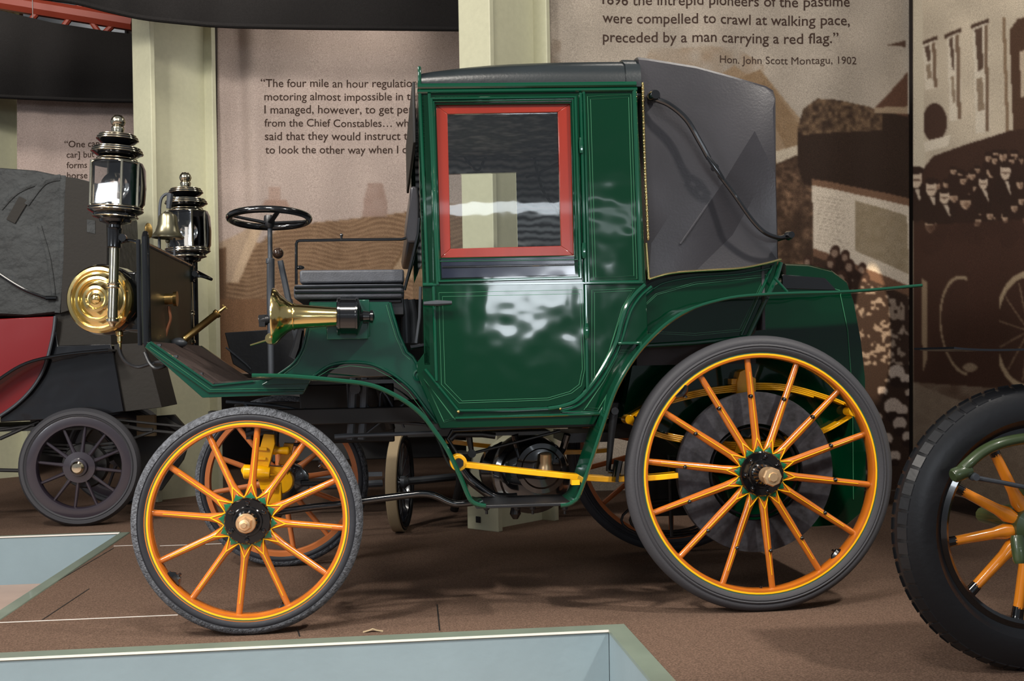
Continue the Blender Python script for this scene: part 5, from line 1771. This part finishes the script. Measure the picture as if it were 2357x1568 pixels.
def big_wheel(c, nm='front_wheel'):
    wh = bpy.data.objects.new(nm, None)
    COL.objects.link(wh)
    wh.parent = rcar
    wh.location = c - wpos(rcar)
    h = .058
    ri2 = .295
    sec = [(ri2, -.030), (ri2 + .012, -.040), (ri2 + .03, -h * .98), (ri2 + .06, -h * 1.05), (ri2 + .09, -h * .95), (Rt - .014, -h * .80), (Rt - .010, -h * .76), (Rt - .002, -h * .45), (Rt, 0)]
    sec += [(r, -y) for r, y in reversed(sec[:-1])]
    t = MB().lathe(sec, c, (0, 1, 0), 96, closed=True)
    nt_ = 60
    for k in range(nt_):
        for sg in (-1, 1):
            a = 2 * PI * (k + (.5 if sg > 0 else 0)) / nt_
            u = Vector((math.cos(a), 0, math.sin(a)))
            v = Vector((-math.sin(a), 0, math.cos(a)))
            p = c + u * (Rt - .016) + Vector((0, sg * h * .80, 0))
            q = c + u * (Rt - .001) + Vector((0, sg * h * .34, 0))
            t.rings([[b + v * .0185 * s1 + u * .005 * s2 for s1, s2 in ((-1, -1), (1, -1), (.92, 1), (-.92, 1))] for b in (p, q)])
    obj('tyre', t, 'tyre_black', wh, ang=35)
    obj('rim', MB().lathe([(ri2 + .004, -.034), (ri2 - .012, -.038), (ri2 - .022, -.030), (ri2 - .020, .030), (ri2 + .004, .034)], c, (0, 1, 0), 72, closed=True), 'black_gloss', wh, ang=40)
    for k in range(10):
        a = math.radians(8 + 36 * k)
        u = Vector((math.cos(a), 0, math.sin(a)))
        v = Vector((-math.sin(a), 0, math.cos(a)))
        R_ = []
        for r, w_, d in ((.05, .016, .022), (.085, .024, .020), (.12, .017, .018), (.20, .015, .017), (.245, .0145, .017)):
            R_.append([c + u * r + v * w_ * math.cos(t_) + Vector((0, d * math.sin(t_), 0)) for t_ in [2 * PI * j / 12 for j in range(12)]])
        o = obj('spoke', MB().rings(R_), 'orange2', wh)
        obj_cap = MB().tube([c + u * .240, c + u * .278], [.0165, .018], 12)
        obj('spoke_ferrule', obj_cap, 'black_gloss', wh)
    obj('hub', MB().lathe([(.02, -.09), (.035, -.085), (.036, -.04), (.062, -.03), (.062, .03), (.04, .08)], c, (0, 1, 0), 32), 'olive', wh, ang=30)
    vl = MB().tube([c + Vector((-.02, 0, -ri2 + .02)), c + Vector((-.012, 0, -ri2 + .085))], [.006, .004], 8)
    obj('valve', vl, 'brass', wh)
    return wh


big_wheel(cr)
Yx = Y0 - .11
axl = MB()
axl.tube(crom([S(2206, 1090, Yx + .01), S(2230, 1066, Yx), S(2262, 1040, Yx), S(2300, 1022, Yx + .0), S(2357, 1010, Yx + .02), S(2420, 1006, Yx + .04)], 5), [.016] * 26, 12, flat=(1.3, 1))
axl.lathe([(.016, -.03), (.021, -.024), (.021, .024), (.016, .03)], S(2213, 1088, Yx), (.9, .1, .3), 16)
obj('arm_knuckle', MB().lathe([(.016, -.04), (.020, -.03), (.020, .03), (.016, .04)], S(2345, 1265, Yx), (0, .2, 1), 16), 'olive', rcar, ang=40)
obj('steering_arm', axl, 'olive', rcar, ang=40)
tr_ = MB().tube([S(2243, 1100, Yx - .01), S(2300, 1110, Yx - .01), S(2460, 1142, Yx - .01)], [.008, .007, .007], 10)
tr_.lathe([(.010, -.014), (.013, 0), (.010, .014)], S(2242, 1098, Yx - .01), (0, 1, 0), 14)
obj('tie_rod', tr_, 'grey_iron', rcar)
obj('fender', MB().sheet(crom(PL([(2196, 801), (2230, 804), (2300, 806), (2420, 803), (2560, 800)], Y0 - .10), 4), Y0 - .10, Y0 + .14, .006), 'black_body', rcar)
xb = cr.x
cbm = MB()
cbm.tube([cr, cr + Vector((0, .25, 0)), cr + Vector((.2, .3, 0))], .028, 12)
cbm.box((xb + .15, Y0 + .26, .42), (xb + 1.4, Y0 + .36, .50))
obj('chassis', cbm, 'olive', rcar)
obj('fender_stay', MB().tube([cr + Vector((.25, .28, .05)), cr + Vector((.22, .1, .40)), cr + Vector((.15, .02, .535))], .009, 8), 'black_iron', rcar)
xq = xb + .62
R_ = []
for x, k in ((xq, .92), (xq + .03, 1.0), (xq + .9, 1.12), (xq + .95, 1.12)):
    R_.append([Vector((x, Y0 + .60 + k * y, .50 + k * z)) for y, z in ((-.26, 0), (-.27, .34), (-.22, .44), (0, .50), (.22, .44), (.27, .34), (.26, 0))])
bn = obj('bonnet', MB().rings(R_), 'olive', rcar, ang=40)
obj('radiator', MB().rings([[Vector((x, Y0 + .60 + y, .47 + z)) for y, z in ((-.26, 0), (-.27, .36), (-.20, .46), (0, .50), (.20, .46), (.27, .36), (.26, 0))] for x in (xq - .09, xq + .0)]), 'brass', rcar, bevel=.01)
